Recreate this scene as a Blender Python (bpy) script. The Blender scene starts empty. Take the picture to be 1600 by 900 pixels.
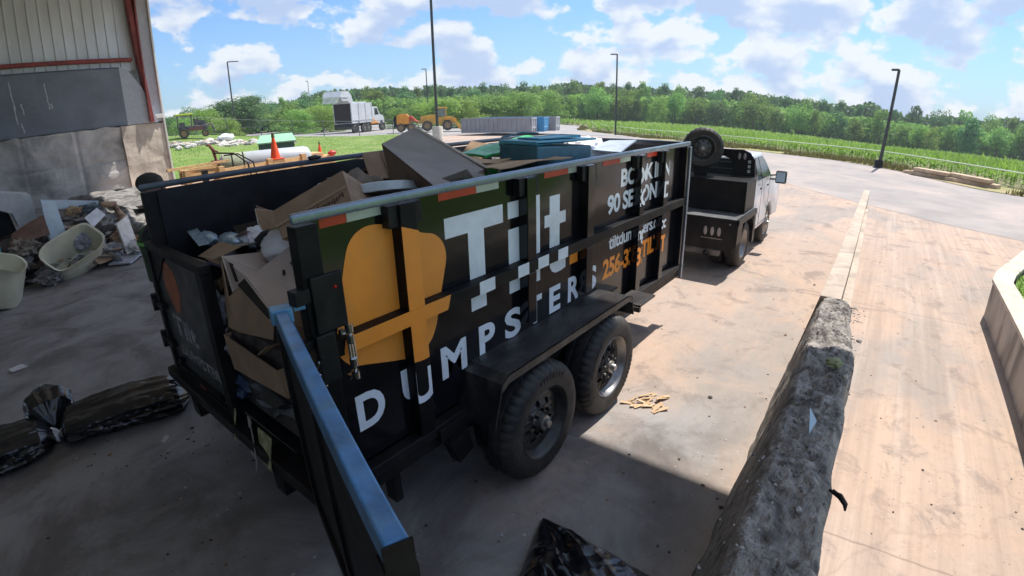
import bpy, bmesh, math, random
import numpy as np
from mathutils import Vector, Matrix, noise, Euler
R = math.radians
sc = bpy.context.scene
COL = sc.collection

# ------------------------------------------------------------------ camera
cd = bpy.data.cameras.new('camera'); cam = bpy.data.objects.new('camera', cd); COL.objects.link(cam)
M = Matrix(((0.614753382695117, 0.2821393898783986, -0.7365294584359514),
            (-0.7884244392004822, 0.19429010129381633, -0.5836422364862259),
            (-0.021568081424087168, 0.9394938643856507, 0.34188608723579317))).to_4x4()
CAM = Vector((-0.9228, -1.7556, 2.2668)); M.translation = CAM
cam.matrix_world = M
cd.type = 'PANO'; cd.panorama_type = 'FISHEYE_LENS_POLYNOMIAL'     # the slightly bent lens of the action camera
cd.sensor_width = 36; cd.sensor_height = 20.25; cd.sensor_fit = 'HORIZONTAL'; cd.fisheye_fov = math.pi
cd.fisheye_polynomial_k0 = 0.0
cd.fisheye_polynomial_k1 = -0.0560212216; cd.fisheye_polynomial_k2 = 9.83285236e-05
cd.fisheye_polynomial_k3 = 2.65496521e-05; cd.fisheye_polynomial_k4 = -5.14515647e-07
cd.clip_start = 0.02; cd.clip_end = 3000
sc.camera = cam

# ------------------------------------------------------------------ sun, sky, exposure
SUN = Vector((0.572, -0.12, 1.0)).normalized()       # towards the sun
EL = math.asin(SUN.z)
sun = bpy.data.lights.new('sun', 'SUN'); so = bpy.data.objects.new('sun', sun); COL.objects.link(so)
so.rotation_euler = SUN.to_track_quat('Z', 'Y').to_euler()
sun.energy = 4.6; sun.angle = R(0.55); sun.color = (1.0, 0.95, 0.88)
w = bpy.data.worlds.new('World'); sc.world = w; w.use_nodes = True
nt = w.node_tree; N = nt.nodes; Lk = nt.links
bg = N['Background']; bg.inputs[1].default_value = 0.13
sky = N.new('ShaderNodeTexSky'); sky.sky_type = 'NISHITA'; sky.sun_disc = False
sky.sun_elevation = EL; sky.sun_rotation = math.atan2(SUN.x, SUN.y)
sky.air_density = 1.0; sky.dust_density = 0.6; sky.ozone_density = 2.0
def mth(nt, op, a, b=None, c=None, clamp=False):
    n = nt.nodes.new('ShaderNodeMath'); n.operation = op; n.use_clamp = clamp
    for i, v in enumerate((a, b, c)):
        if v is None: continue
        if isinstance(v, (int, float)): n.inputs[i].default_value = v
        else: nt.links.new(v, n.inputs[i])
    return n.outputs[0]
tc = N.new('ShaderNodeTexCoord'); sp = N.new('ShaderNodeSeparateXYZ'); Lk.new(tc.outputs['Generated'], sp.inputs[0])
den = mth(nt, 'ADD', mth(nt, 'MAXIMUM', sp.outputs[2], 0.0), 0.30)
cb = N.new('ShaderNodeCombineXYZ')
Lk.new(sp.outputs[0], cb.inputs[0]); Lk.new(sp.outputs[1], cb.inputs[1])
Lk.new(mth(nt, 'MULTIPLY', sp.outputs[2], 1.75), cb.inputs[2])
def noi(nt, vec, scale, detail, rough=0.5, dist=0.0, off=None):
    n = nt.nodes.new('ShaderNodeTexNoise'); n.inputs['Scale'].default_value = scale
    n.inputs['Detail'].default_value = detail; n.inputs['Roughness'].default_value = rough
    n.inputs['Distortion'].default_value = dist
    if off is not None:
        m = nt.nodes.new('ShaderNodeVectorMath'); m.operation = 'ADD'; nt.links.new(vec, m.inputs[0]); m.inputs[1].default_value = off; vec = m.outputs[0]
    nt.links.new(vec, n.inputs['Vector']); return n.outputs['Fac']
def sstep(nt, v, lo, hi):
    n = nt.nodes.new('ShaderNodeMapRange'); n.interpolation_type = 'SMOOTHSTEP'
    n.inputs['From Min'].default_value = lo; n.inputs['From Max'].default_value = hi
    nt.links.new(v, n.inputs['Value']); return n.outputs['Result']
n1 = noi(nt, cb.outputs[0], 8.5, 12, 0.54, 0.0, (3.1, 1.7, 0.4))
n2 = noi(nt, cb.outputs[0], 8.5, 4, 0.5, 0.0, (3.1, 1.7, 0.44))     # the same clouds looked at a little lower: grey undersides
n3 = noi(nt, cb.outputs[0], 2.2, 3, 0.5, 0.0, (6.0, 4.0, 2.0))
dens = mth(nt, 'ADD', n1, mth(nt, 'MULTIPLY', mth(nt, 'SUBTRACT', n3, 0.5), 0.35))
mask = sstep(nt, dens, 0.455, 0.525)
shade = sstep(nt, mth(nt, 'ADD', mth(nt, 'SUBTRACT', n2, n1), mth(nt, 'MULTIPLY', mth(nt, 'SUBTRACT', n1, 0.5), 0.8)), -0.06, 0.11)
ccol = N.new('ShaderNodeMixRGB'); Lk.new(shade, ccol.inputs[0])
ccol.inputs[1].default_value = (5.1, 5.3, 5.5, 1); ccol.inputs[2].default_value = (2.8, 3.5, 4.9, 1)
hz = sstep(nt, sp.outputs[2], 0.30, -0.02)
skt = N.new('ShaderNodeMixRGB'); skt.blend_type = 'MULTIPLY'; skt.inputs[0].default_value = 1.0; skt.inputs[2].default_value = (0.48, 0.72, 0.98, 1)
Lk.new(sky.outputs[0], skt.inputs[1])
skh = N.new('ShaderNodeMixRGB'); Lk.new(mth(nt, 'MULTIPLY', hz, 0.45), skh.inputs[0]); Lk.new(skt.outputs[0], skh.inputs[1]); skh.inputs[2].default_value = (2.7, 3.5, 4.7, 1)
mx = N.new('ShaderNodeMixRGB'); Lk.new(mth(nt, 'MULTIPLY', mask, 0.92), mx.inputs[0]); Lk.new(skh.outputs[0], mx.inputs[1]); Lk.new(ccol.outputs[0], mx.inputs[2])
Lk.new(mx.outputs[0], bg.inputs[0])
vs = sc.view_settings; vs.view_transform = 'Standard'; vs.look = 'None'; vs.gamma = 1.0; vs.use_curve_mapping = False
vs.exposure = 0.50
sc.cycles.max_bounces = 8; sc.cycles.diffuse_bounces = 4; sc.cycles.glossy_bounces = 4; sc.cycles.transparent_max_bounces = 12
sc.cycles.use_denoising = True

# ------------------------------------------------------------------ materials
MATS = {}
def mat(name, col, rough=0.6, metal=0.0, var=0.12, vs_=8.0, bump=0.0, bs=30.0, coat=0.0, col2=None, spec=0.5, trans=0.0, stretch=None, dirt=None, dirts=1.2, dirtamt=0.5, objvar=0.0, ior=1.5, alpha=1.0):
    """principled material; colour wanders with object-space noise; optional second colour, dirt patches, bump"""
    if name in MATS: return MATS[name]
    m = bpy.data.materials.new(name); m.use_nodes = True; t = m.node_tree; b = t.nodes['Principled BSDF']
    tc = t.nodes.new('ShaderNodeTexCoord'); v = tc.outputs['Object']
    if stretch:
        mp = t.nodes.new('ShaderNodeMapping'); mp.inputs['Scale'].default_value = stretch; t.links.new(v, mp.inputs[0]); v = mp.outputs[0]
    f = noi(t, v, vs_, 5, 0.6)
    mxn = t.nodes.new('ShaderNodeMixRGB'); t.links.new(sstep(t, f, 0.3, 0.7), mxn.inputs[0])
    c2 = col2 or tuple(c*(1-var*1.6) for c in col); c1 = tuple(min(1, c*(1+var)) for c in col) if not col2 else col
    mxn.inputs[1].default_value = (*c1, 1); mxn.inputs[2].default_value = (*c2, 1); out = mxn.outputs[0]
    if dirt:
        d = noi(t, v, dirts, 7, 0.62, 0.6, (5, 2, 7)); dm = t.nodes.new('ShaderNodeMixRGB')
        t.links.new(mth(t, 'MULTIPLY', sstep(t, d, 0.42, 0.68), dirtamt), dm.inputs[0]); t.links.new(out, dm.inputs[1]); dm.inputs[2].default_value = (*dirt, 1); out = dm.outputs[0]
    if objvar:
        oi = t.nodes.new('ShaderNodeObjectInfo'); hs = t.nodes.new('ShaderNodeHueSaturation')
        t.links.new(mth(t, 'MULTIPLY_ADD', oi.outputs['Random'], objvar*0.12, 0.5-objvar*0.07), hs.inputs['Hue'])
        t.links.new(mth(t, 'MULTIPLY_ADD', oi.outputs['Random'], objvar, 1-objvar*0.5), hs.inputs['Value']); t.links.new(out, hs.inputs['Color']); out = hs.outputs[0]
    t.links.new(out, b.inputs['Base Color'])
    r = mth(t, 'ADD', mth(t, 'MULTIPLY', f, 0.16), rough-0.08, clamp=True); t.links.new(r, b.inputs['Roughness'])
    b.inputs['Metallic'].default_value = metal; b.inputs['Specular IOR Level'].default_value = spec; b.inputs['IOR'].default_value = ior
    if coat: b.inputs['Coat Weight'].default_value = coat; b.inputs['Coat Roughness'].default_value = 0.06
    if trans: b.inputs['Transmission Weight'].default_value = trans
    if alpha < 1: b.inputs['Alpha'].default_value = alpha
    if bump:
        bn = t.nodes.new('ShaderNodeBump'); bn.inputs['Strength'].default_value = 1.0; bn.inputs['Distance'].default_value = bump
        t.links.new(noi(t, v, bs, 6, 0.6), bn.inputs['Height']); t.links.new(bn.outputs[0], b.inputs['Normal'])
    MATS[name] = m; return m

black = mat('black gloss paint', (0.007, 0.007, 0.009), 0.13, var=0.3, bump=0.0005, bs=6, spec=0.5)
blackin = mat('black scuffed paint', (0.009, 0.010, 0.013), 0.40, var=0.4, bump=0.004, bs=3, dirt=(0.028, 0.028, 0.032), dirts=2.0, dirtamt=0.5)
blackmatt = mat('black frame steel', (0.009, 0.009, 0.010), 0.5, var=0.3, spec=0.25, dirt=(0.04, 0.034, 0.03), dirts=4, dirtamt=0.35)
railsteel = mat('sky sheen rail top', (0.22, 0.27, 0.34), 0.26, metal=0.6, var=0.12, vs_=5, bump=0.002, bs=25)  # sky highlight put into the rail's pale blue grey colour
rubber = mat('tyre rubber', (0.022, 0.021, 0.020), 0.62, var=0.3, vs_=20, dirt=(0.10, 0.085, 0.07), dirts=4, dirtamt=0.45, bump=0.001, bs=60)
rimb = mat('black rim steel', (0.022, 0.022, 0.022), 0.32, var=0.3, dirt=(0.12, 0.10, 0.08), dirts=6, dirtamt=0.35)
rimc = mat('bright rim steel', (0.30, 0.29, 0.28), 0.38, metal=0.8, var=0.1, dirt=(0.2, 0.17, 0.14), dirtamt=0.4, dirts=9)
raildark = mat('dark rail top', (0.10, 0.115, 0.14), 0.35, metal=0.4, var=0.15, vs_=5)  # same rail with less of the sky highlight in its colour
hubm = mat('grey hub metal', (0.35, 0.34, 0.32), 0.35, metal=0.7, var=0.2)
chrome = mat('bright chain steel', (0.6, 0.6, 0.6), 0.25, metal=1.0)
whited = mat('white vinyl lettering', (0.78, 0.82, 0.86), 0.38, var=0.05, dirt=(0.55, 0.55, 0.53), dirts=4, dirtamt=0.4)
oranged = mat('orange vinyl', (0.90, 0.30, 0.04), 0.34, var=0.05, vs_=3, dirt=(0.62, 0.27, 0.08), dirts=2.5, dirtamt=0.35)
satin = mat('black satin frame', (0.006, 0.006, 0.007), 0.5, var=0.3, spec=0.18, dirt=(0.03, 0.027, 0.024), dirts=5, dirtamt=0.3)
orangeb = mat('bright orange vinyl', (0.95, 0.30, 0.03), 0.34, var=0.05)
redt = mat('red reflective tape', (0.55, 0.045, 0.02), 0.35, var=0.1)
whitet = mat('white reflective tape', (0.50, 0.55, 0.48), 0.35, var=0.1)
faded = mat('faded orange vinyl', (0.42, 0.12, 0.05), 0.5, var=0.2); fadedw = mat('faded white vinyl', (0.36, 0.36, 0.37), 0.5, var=0.3, vs_=30)
skysteel = mat('sky tinted steel', (0.085, 0.25, 0.50), 0.32, var=0.25, vs_=7, bump=0.004, bs=16, dirt=(0.13, 0.25, 0.36), dirts=9, dirtamt=0.8)  # blue of the reflected sky put into the base colour
kraft = mat('kraft cardboard', (0.36, 0.24, 0.15), 0.85, var=0.10, vs_=5, dirt=(0.22, 0.15, 0.10), dirtamt=0.4, dirts=3)
kraftp = mat('pale cardboard', (0.50, 0.41, 0.36), 0.8, var=0.06, vs_=4, dirt=(0.36, 0.30, 0.26), dirtamt=0.4, dirts=3)
kraftb = mat('bright cardboard', (0.58, 0.40, 0.24), 0.85, var=0.1, vs_=5)  # kraft in a brighter copy, sunlit look put into the colour
kraftg = mat('grey brown board', (0.30, 0.265, 0.24), 0.8, var=0.08, vs_=3, dirt=(0.15, 0.13, 0.12), dirts=2.2, dirtamt=0.5)
ink = mat('brown print', (0.09, 0.05, 0.03), 0.8)
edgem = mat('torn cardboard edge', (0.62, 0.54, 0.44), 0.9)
bagb = mat('black plastic bag', (0.012, 0.012, 0.016), 0.2, var=0.3, vs_=4, bump=0.012, bs=9, spec=0.6)
bagw = mat('white plastic bag', (0.86, 0.87, 0.93), 0.4, var=0.08, bump=0.01, bs=9)
clear = mat('cloudy plastic', (0.58, 0.66, 0.68), 0.3, var=0.1, bump=0.004, bs=8)
conc = None

t = bagb.node_tree; rn = t.nodes.new('ShaderNodeTexNoise'); rn.noise_type = 'RIDGED_MULTIFRACTAL'; rn.inputs['Scale'].default_value = 5.5; rn.inputs['Detail'].default_value = 4; rn.inputs['Distortion'].default_value = 0.6
tcb = t.nodes.new('ShaderNodeTexCoord'); t.links.new(tcb.outputs['Object'], rn.inputs['Vector'])
for nd in t.nodes:
    if nd.type == 'BUMP': t.links.new(rn.outputs['Fac'], nd.inputs['Height']); nd.inputs['Distance'].default_value = 0.008
def ground_mat():
    m = bpy.data.materials.new('dusty concrete'); m.use_nodes = True; t = m.node_tree; b = t.nodes['Principled BSDF']
    tc = t.nodes.new('ShaderNodeTexCoord'); v = tc.outputs['Object']
    def mp(s, r=0):
        n = t.nodes.new('ShaderNodeMapping'); n.inputs['Scale'].default_value = s; n.inputs['Rotation'].default_value = (0, 0, r); t.links.new(v, n.inputs[0]); return n.outputs[0]
    def mix(fac, a, bb):
        n = t.nodes.new('ShaderNodeMixRGB')
        if isinstance(fac, float): n.inputs[0].default_value = fac
        else: t.links.new(fac, n.inputs[0])
        for i, q in ((1, a), (2, bb)):
            if isinstance(q, tuple): n.inputs[i].default_value = (*q, 1)
            else: t.links.new(q, n.inputs[i])
        return n.outputs[0]
    big = noi(t, v, 0.35, 6, 0.6, 0.8)
    c = mix(sstep(t, big, 0.36, 0.66), (0.50, 0.365, 0.275), (0.43, 0.335, 0.275))
    pat = noi(t, mp((0.5, 0.9, 1), 0.25), 0.55, 8, 0.66, 0.5, (4, 9, 0))
    c = mix(mth(t, 'MULTIPLY', sstep(t, pat, 0.46, 0.62), 0.85), c, (0.31, 0.28, 0.255))
    pat2 = noi(t, v, 1.1, 9, 0.7, 0.9, (1, 5, 2))
    c = mix(mth(t, 'MULTIPLY', sstep(t, pat2, 0.50, 0.66), 0.45), c, (0.50, 0.34, 0.245))
    pat3 = noi(t, v, 2.4, 9, 0.72, 0.6, (8, 5, 2))
    c = mix(mth(t, 'MULTIPLY', sstep(t, pat3, 0.52, 0.64), 0.6), c, (0.20, 0.165, 0.145))
    s0 = t.nodes.new('ShaderNodeSeparateXYZ'); t.links.new(v, s0.inputs[0]); rl = mth(t, 'ADD', sstep(t, s0.outputs[1], -1.5, -1.9), 0.25, clamp=True)
    sw = noi(t, mp((0.12, 2.0, 1), 0.0), 1.5, 8, 0.66, 0.4)          # tracks and drag marks along the lanes
    c = mix(mth(t, 'MULTIPLY', mth(t, 'MULTIPLY', sstep(t, sw, 0.44, 0.70), 0.55), rl), c, (0.31, 0.24, 0.195))
    sw2 = noi(t, mp((0.16, 3.2, 1), 0.04), 2.2, 6, 0.6, 0.2, (3, 3, 0))
    c = mix(mth(t, 'MULTIPLY', mth(t, 'MULTIPLY', sstep(t, sw2, 0.48, 0.72), 0.4), rl), c, (0.56, 0.45, 0.37))
    sw3 = noi(t, mp((0.22, 7.0, 1), 0.015), 2.5, 5, 0.6, 0.15, (8, 1, 0))
    c = mix(mth(t, 'MULTIPLY', mth(t, 'MULTIPLY', sstep(t, sw3, 0.45, 0.68), 0.36), rl), c, (0.30, 0.23, 0.185))
    fine = noi(t, v, 9.0, 8, 0.7)
    c = mix(mth(t, 'MULTIPLY', sstep(t, fine, 0.5, 0.74), 0.35), c, (0.26, 0.20, 0.165))
    # under the roof the floor is grey with tipping-floor grime, not pink dust; its tone also carries some of the shade
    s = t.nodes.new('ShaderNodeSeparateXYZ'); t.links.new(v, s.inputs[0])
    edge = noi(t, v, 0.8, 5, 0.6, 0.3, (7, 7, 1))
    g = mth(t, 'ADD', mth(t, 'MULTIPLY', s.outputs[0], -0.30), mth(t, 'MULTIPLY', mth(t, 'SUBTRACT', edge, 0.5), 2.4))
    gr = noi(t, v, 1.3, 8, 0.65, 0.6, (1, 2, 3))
    grime_shade = mix(sstep(t, gr, 0.36, 0.66), (0.33, 0.318, 0.312), (0.15, 0.138, 0.132))
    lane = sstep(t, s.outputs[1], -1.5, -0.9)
    c = mix(mth(t, 'MULTIPLY', mth(t, 'MULTIPLY', sstep(t, g, -1.3, -0.3), lane), 0.92), c, grime_shade)
    # crack and joint lines
    vo = t.nodes.new('ShaderNodeTexVoronoi'); vo.feature = 'DISTANCE_TO_EDGE'; vo.inputs['Scale'].default_value = 0.22
    dn = t.nodes.new('ShaderNodeVectorMath'); dn.operation = 'ADD'; t.links.new(v, dn.inputs[0])
    wn = t.nodes.new('ShaderNodeTexNoise'); wn.inputs['Scale'].default_value = 1.4; wn.inputs['Detail'].default_value = 5; t.links.new(v, wn.inputs['Vector']); t.links.new(wn.outputs['Color'], dn.inputs[1]); t.links.new(dn.outputs[0], vo.inputs['Vector'])
    crack = sstep(t, vo.outputs['Distance'], 0.006, 0.0); c = mix(mth(t, 'MULTIPLY', crack, 0.14), c, (0.13, 0.09, 0.07))
    # grit: small dark and pale specks
    vg = t.nodes.new('ShaderNodeTexVoronoi'); vg.inputs['Scale'].default_value = 26; t.links.new(v, vg.inputs['Vector'])
    sel = noi(t, v, 2.0, 4, 0.6, 0, (2, 2, 2)); sc_g = t.nodes.new('ShaderNodeSeparateColor'); t.links.new(vg.outputs['Color'], sc_g.inputs[0])
    spk = mth(t, 'MULTIPLY', sstep(t, vg.outputs['Distance'], 0.20, 0.10), mth(t, 'GREATER_THAN', mth(t, 'ADD', sc_g.outputs[0], mth(t, 'MULTIPLY', sel, 0.5)), 1.12)); c = mix(mth(t, 'MULTIPLY', spk, 0.7), c, (0.12, 0.09, 0.075))
    spk2 = mth(t, 'MULTIPLY', sstep(t, vg.outputs['Distance'], 0.16, 0.08), mth(t, 'GREATER_THAN', sc_g.outputs[1], 0.93)); c = mix(mth(t, 'MULTIPLY', spk2, 0.6), c, (0.60, 0.54, 0.48))
    # sawn joints every few metres, slightly crumbled
    jw = mth(t, 'MULTIPLY', mth(t, 'SUBTRACT', noi(t, v, 3.0, 6, 0.6), 0.5), 0.06)
    for ax_, per, of in ((0, 4.2, 0.35),):
        jx = mth(t, 'ABSOLUTE', mth(t, 'SUBTRACT', mth(t, 'FRACT', mth(t, 'DIVIDE', mth(t, 'ADD', mth(t, 'ADD', s0.outputs[ax_], of), jw), per)), 0.5))
        c = mix(mth(t, 'MULTIPLY', sstep(t, jx, 0.012/per, 0.003/per), 0.45), c, (0.15, 0.11, 0.09))
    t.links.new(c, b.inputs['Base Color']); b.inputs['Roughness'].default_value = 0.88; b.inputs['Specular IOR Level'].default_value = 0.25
    bn = t.nodes.new('ShaderNodeBump'); bn.inputs['Distance'].default_value = 0.012; bn.inputs['Strength'].default_value = 0.8
    t.links.new(mth(t, 'ADD', fine, mth(t, 'MULTIPLY', sw, 1.2)), bn.inputs['Height']); t.links.new(bn.outputs[0], b.inputs['Normal'])
    return m

# ------------------------------------------------------------------ mesh helpers
class MB:
    def __init__(s): s.v = []; s.f = []; s.m = []; s.sm = False
    def add(s, vs, fs, mi=0):
        o = len(s.v); s.v += [tuple(p) for p in vs]; s.f += [tuple(i+o for i in f) for f in fs]; s.m += [mi]*len(fs); return s
    def box(s, x0, x1, y0, y1, z0, z1, mi=0, bev=0.0, X=None):
        bm = bmesh.new(); bmesh.ops.create_cube(bm, size=1)
        for v in bm.verts: v.co = Vector((x0+(x1-x0)*(v.co.x+.5), y0+(y1-y0)*(v.co.y+.5), z0+(z1-z0)*(v.co.z+.5)))
        if bev > 0: bmesh.ops.bevel(bm, geom=bm.edges[:], offset=min(bev, .45*min(abs(x1-x0), abs(y1-y0), abs(z1-z0))), segments=2, profile=.5, affect='EDGES')
        if X is not None: bm.transform(X)
        s.frombm(bm, mi); return s
    def frombm(s, bm, mi=0):
        bm.verts.index_update(); s.add([v.co for v in bm.verts], [[v.index for v in f.verts] for f in bm.faces], mi); bm.free()
    def prism(s, poly, a0, a1, axis='y', mi=0):
        """polygon given in the two other axes, pulled along axis"""
        n = len(poly)
        def P(p, a): return {'y': (p[0], a, p[1]), 'x': (a, p[0], p[1]), 'z': (p[0], p[1], a)}[axis]
        s.add([P(p, a0) for p in poly]+[P(p, a1) for p in poly], [list(range(n))[::-1], list(range(n, 2*n))]+[[i, (i+1) % n, n+(i+1) % n, n+i] for i in range(n)], mi); return s
    def tube(s, pts, r, n=10, mi=0, caps=True):
        pts = [Vector(p) for p in pts]; rr = r if isinstance(r, (list, tuple)) else [r]*len(pts); vs = []; fs = []
        up = Vector((0, 0, 1))
        for i, p in enumerate(pts):
            d = (pts[min(i+1, len(pts)-1)]-pts[max(i-1, 0)]).normalized()
            a = d.cross(up if abs(d.z) < .95 else Vector((1, 0, 0))).normalized(); b = d.cross(a)
            for k in range(n):
                t = 2*math.pi*k/n; vs.append(p+(a*math.cos(t)+b*math.sin(t))*rr[i])
        for i in range(len(pts)-1):
            for k in range(n): fs.append([i*n+k, i*n+(k+1) % n, (i+1)*n+(k+1) % n, (i+1)*n+k])
        if caps: fs += [list(range(n))[::-1], [(len(pts)-1)*n+k for k in range(n)]]
        s.add(vs, fs, mi); return s
    def lathe(s, prof, c, axis='y', n=48, mi=0, close=False):
        """profile of (radius, along axis) about the axis through c"""
        c = Vector(c); vs = []; fs = []; L = len(prof)
        for k in range(n):
            t = 2*math.pi*k/n
            for r, a in prof:
                u, w_ = r*math.cos(t), r*math.sin(t)
                vs.append(c+Vector({'y': (u, a, w_), 'x': (a, u, w_), 'z': (u, w_, a)}[axis]))
        for k in range(n):
            for i in range(L if close else L-1):
                j = (i+1) % L; fs.append([k*L+i, k*L+j, ((k+1) % n)*L+j, ((k+1) % n)*L+i])
        s.add(vs, fs, mi); return s
    def slab(s, pts, th, mi=0, sub=0, amp=0.0, seed=0, up=None):
        """quad or polygon sheet with thickness along its normal; sub>0 makes a quad wavy"""
        P = [Vector(p) for p in pts]; n = (P[1]-P[0]).cross(P[-1]-P[0]).normalized()*th
        if sub and len(P) == 4:
            g = []
            for i in range(sub+1):
                for j in range(sub+1):
                    u, v = i/sub, j/sub; p = P[0]*(1-u)*(1-v)+P[1]*u*(1-v)+P[2]*u*v+P[3]*(1-u)*v
                    g.append(p+n.normalized()*amp*noise.noise(p*3+Vector((seed*7.3, seed, 0))))
            K = (sub+1)**2; vs = g+[p-n for p in g]; fs = []
            q = lambda i, j: i*(sub+1)+j
            for i in range(sub):
                for j in range(sub):
                    fs.append([q(i, j), q(i+1, j), q(i+1, j+1), q(i, j+1)]); fs.append([K+q(i, j), K+q(i, j+1), K+q(i+1, j+1), K+q(i+1, j)])
            for i in range(sub):
                for a, b in ((q(i, 0), q(i+1, 0)), (q(i+1, sub), q(i, sub)), (q(sub, i), q(sub, i+1)), (q(0, i+1), q(0, i))): fs.append([b, a, K+a, K+b])
            s.add(vs, fs, mi)
        else:
            k = len(P); s.add(P+[p-n for p in P], [list(range(k)), list(range(k, 2*k))[::-1]]+[[(i+1) % k, i, k+i, k+(i+1) % k] for i in range(k)], mi)
        return s
    def blob(s, c, r, sub=3, amp=0.15, fr=2.0, seed=0, mi=0, flat=None, X=None, creases=0.0):
        bm = bmesh.new(); bmesh.ops.create_icosphere(bm, subdivisions=sub, radius=1)
        for v in bm.verts:
            p = v.co.normalized(); q = p*fr+Vector((seed*3.1, seed*1.7, seed)); d = 1+amp*noise.fractal(q, 1.0, 2.0, 3)
            if creases: d -= creases*(1-abs(noise.noise(q*1.8)))**4
            v.co = Vector((p.x*r[0], p.y*r[1], p.z*r[2]))*d
            if flat is not None and v.co.z < flat: v.co.z = flat+(v.co.z-flat)*0.06
        T = Matrix.Translation(c) @ (X if X is not None else Matrix())
        bm.transform(T); s.frombm(bm, mi); return s
    def build(s, name, mats, parent=None, smooth=False, label=None, recalc=True):
        me = bpy.data.meshes.new(name); me.from_pydata(s.v, [], s.f); me.update()
        for m in (mats if isinstance(mats, (list, tuple)) else [mats]): me.materials.append(m)
        if any(s.m): me.polygons.foreach_set('material_index', s.m)
        if recalc:
            bm = bmesh.new(); bm.from_mesh(me); bmesh.ops.recalc_face_normals(bm, faces=bm.faces); bm.to_mesh(me); bm.free()
        if smooth:
            me.polygons.foreach_set('use_smooth', [True]*len(me.polygons))
            try: me.set_sharp_from_angle(angle=R(smooth if smooth is not True and smooth > 1 else 40))
            except Exception: pass
        o = bpy.data.objects.new(name, me); COL.objects.link(o)
        if parent is not None: o.parent = parent
        if label: o['label'] = label
        return o
def tag(o, label, cat, group=None):
    o['label'] = label; o['category'] = cat
    if group: o['group'] = group
    return o
def thing(name, label, cat, loc=(0, 0, 0), rz=0.0, group=None):
    o = bpy.data.objects.new(name, None); COL.objects.link(o); o.location = loc; o.rotation_euler = (0, 0, rz); o.empty_display_size = .1
    return tag(o, label, cat, group)
def struct(o, kind='structure'): o['kind'] = kind; return o
def copy_tree(o, parent=None):
    c = o.copy(); COL.objects.link(c)
    if parent is not None: c.parent = parent
    for ch in [q for q in COL.objects if q.parent == o]: copy_tree(ch, c)
    return c
def rotm(ax=0, ay=0, az=0): return Euler((R(ax), R(ay), R(az))).to_matrix().to_4x4()
_dg = None
def curve_mesh(body=None, splines=None, extrude=0.0, offset=0.0, size=1.0, spacing=1.0, res=4):
    """flat mesh from text or from 2-D closed outlines (holes cut)"""
    if body is not None:
        cu = bpy.data.curves.new('t', 'FONT'); cu.body = body; cu.size = size; cu.offset = offset; cu.space_character = spacing
    else:
        cu = bpy.data.curves.new('t', 'CURVE'); cu.dimensions = '2D'; cu.fill_mode = 'BOTH'
        for sp_ in splines:
            q = cu.splines.new('POLY'); q.points.add(len(sp_)-1)
            for p, c in zip(q.points, sp_): p.co = (c[0], c[1], 0, 1)
            q.use_cyclic_u = True
    cu.extrude = extrude; cu.resolution_u = res
    o = bpy.data.objects.new('t', cu); COL.objects.link(o)
    dg = bpy.context.evaluated_depsgraph_get(); me = bpy.data.meshes.new_from_object(o.evaluated_get(dg))
    bpy.data.objects.remove(o); bpy.data.curves.remove(cu); return me
def fit(me, x0, x1, z0, z1):
    co = [v.co.copy() for v in me.vertices]; a = min(c.x for c in co); b = max(c.x for c in co); c_ = min(c.y for c in co); d = max(c.y for c in co)
    for v in me.vertices: v.co = Vector((x0+(v.co.x-a)/(b-a)*(x1-x0), z0+(v.co.y-c_)/(d-c_)*(z1-z0), v.co.z))
    return me
def circ(cx, cy, r, n=24, ry=None): return [(cx+r*math.cos(2*math.pi*k/n), cy+(ry or r)*math.sin(2*math.pi*k/n)) for k in range(n)]

# ------------------------------------------------------------------ terrain
def hgt(x, y):
    dx, dy = x-CAM.x, y-CAM.y; d = math.hypot(dx, dy); a = math.degrees(math.atan2(dy, dx))
    s = np.interp(a, [-70, -12, 0, 17, 34, 50, 54, 60, 66, 72, 100], [.053, .053, .0506, .0256, .0097, 0, 0, -.02, -.045, -.08, -.05])
    if s > 0: return float(-s*max(0, min(d, 170)-27))
    return float(-s*max(0, min(d, 46)-26)*(1-min(1, max(0, (d-48)/25))))
def clipgrid(poly, step, zoff, jitter=0.0):
    bm = bmesh.new(); vs = [bm.verts.new((p[0], p[1], 0)) for p in poly]; bm.faces.new(vs)
    xs = [p[0] for p in poly]; ys = [p[1] for p in poly]
    for ax, lo, hi in ((0, min(xs), max(xs)), (1, min(ys), max(ys))):
        k = lo+step
        while k < hi:
            co = [0, 0, 0]; co[ax] = k; no = [0, 0, 0]; no[ax] = 1
            bmesh.ops.bisect_plane(bm, geom=bm.verts[:]+bm.edges[:]+bm.faces[:], plane_co=co, plane_no=no); k += step
    bmesh.ops.triangulate(bm, faces=bm.faces)
    for v in bm.verts: v.co.z = hgt(v.co.x, v.co.y)+zoff+(jitter*noise.noise(v.co*.4) if jitter else 0)
    for f in bm.faces:
        if f.normal.z < 0: f.normal_flip()
    m = MB(); m.frombm(bm); return m
def smooth_poly(pts, k=4):
    out = []; n = len(pts)
    for i in range(n):
        p0, p1, p2, p3 = (Vector((*pts[(i+j) % n], 0)) for j in (-1, 0, 1, 2))
        for t in range(k):
            t /= k; q = 0.5*((2*p1)+(-p0+p2)*t+(2*p0-5*p1+4*p2-p3)*t*t+(-p0+3*p1-3*p2+p3)*t**3); out.append((q.x, q.y))
    return out
def catrom(pts, k=5):
    out = []
    for i in range(len(pts)-1):
        p0, p1, p2, p3 = (Vector((*pts[min(max(i+j, 0), len(pts)-1)], 0)) for j in (-1, 0, 1, 2))
        for t in range(k):
            t /= k; q = 0.5*((2*p1)+(-p0+p2)*t+(2*p0-5*p1+4*p2-p3)*t*t+(-p0+3*p1-3*p2+p3)*t**3); out.append((q.x, q.y))
    return out+[pts[-1]]

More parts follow.
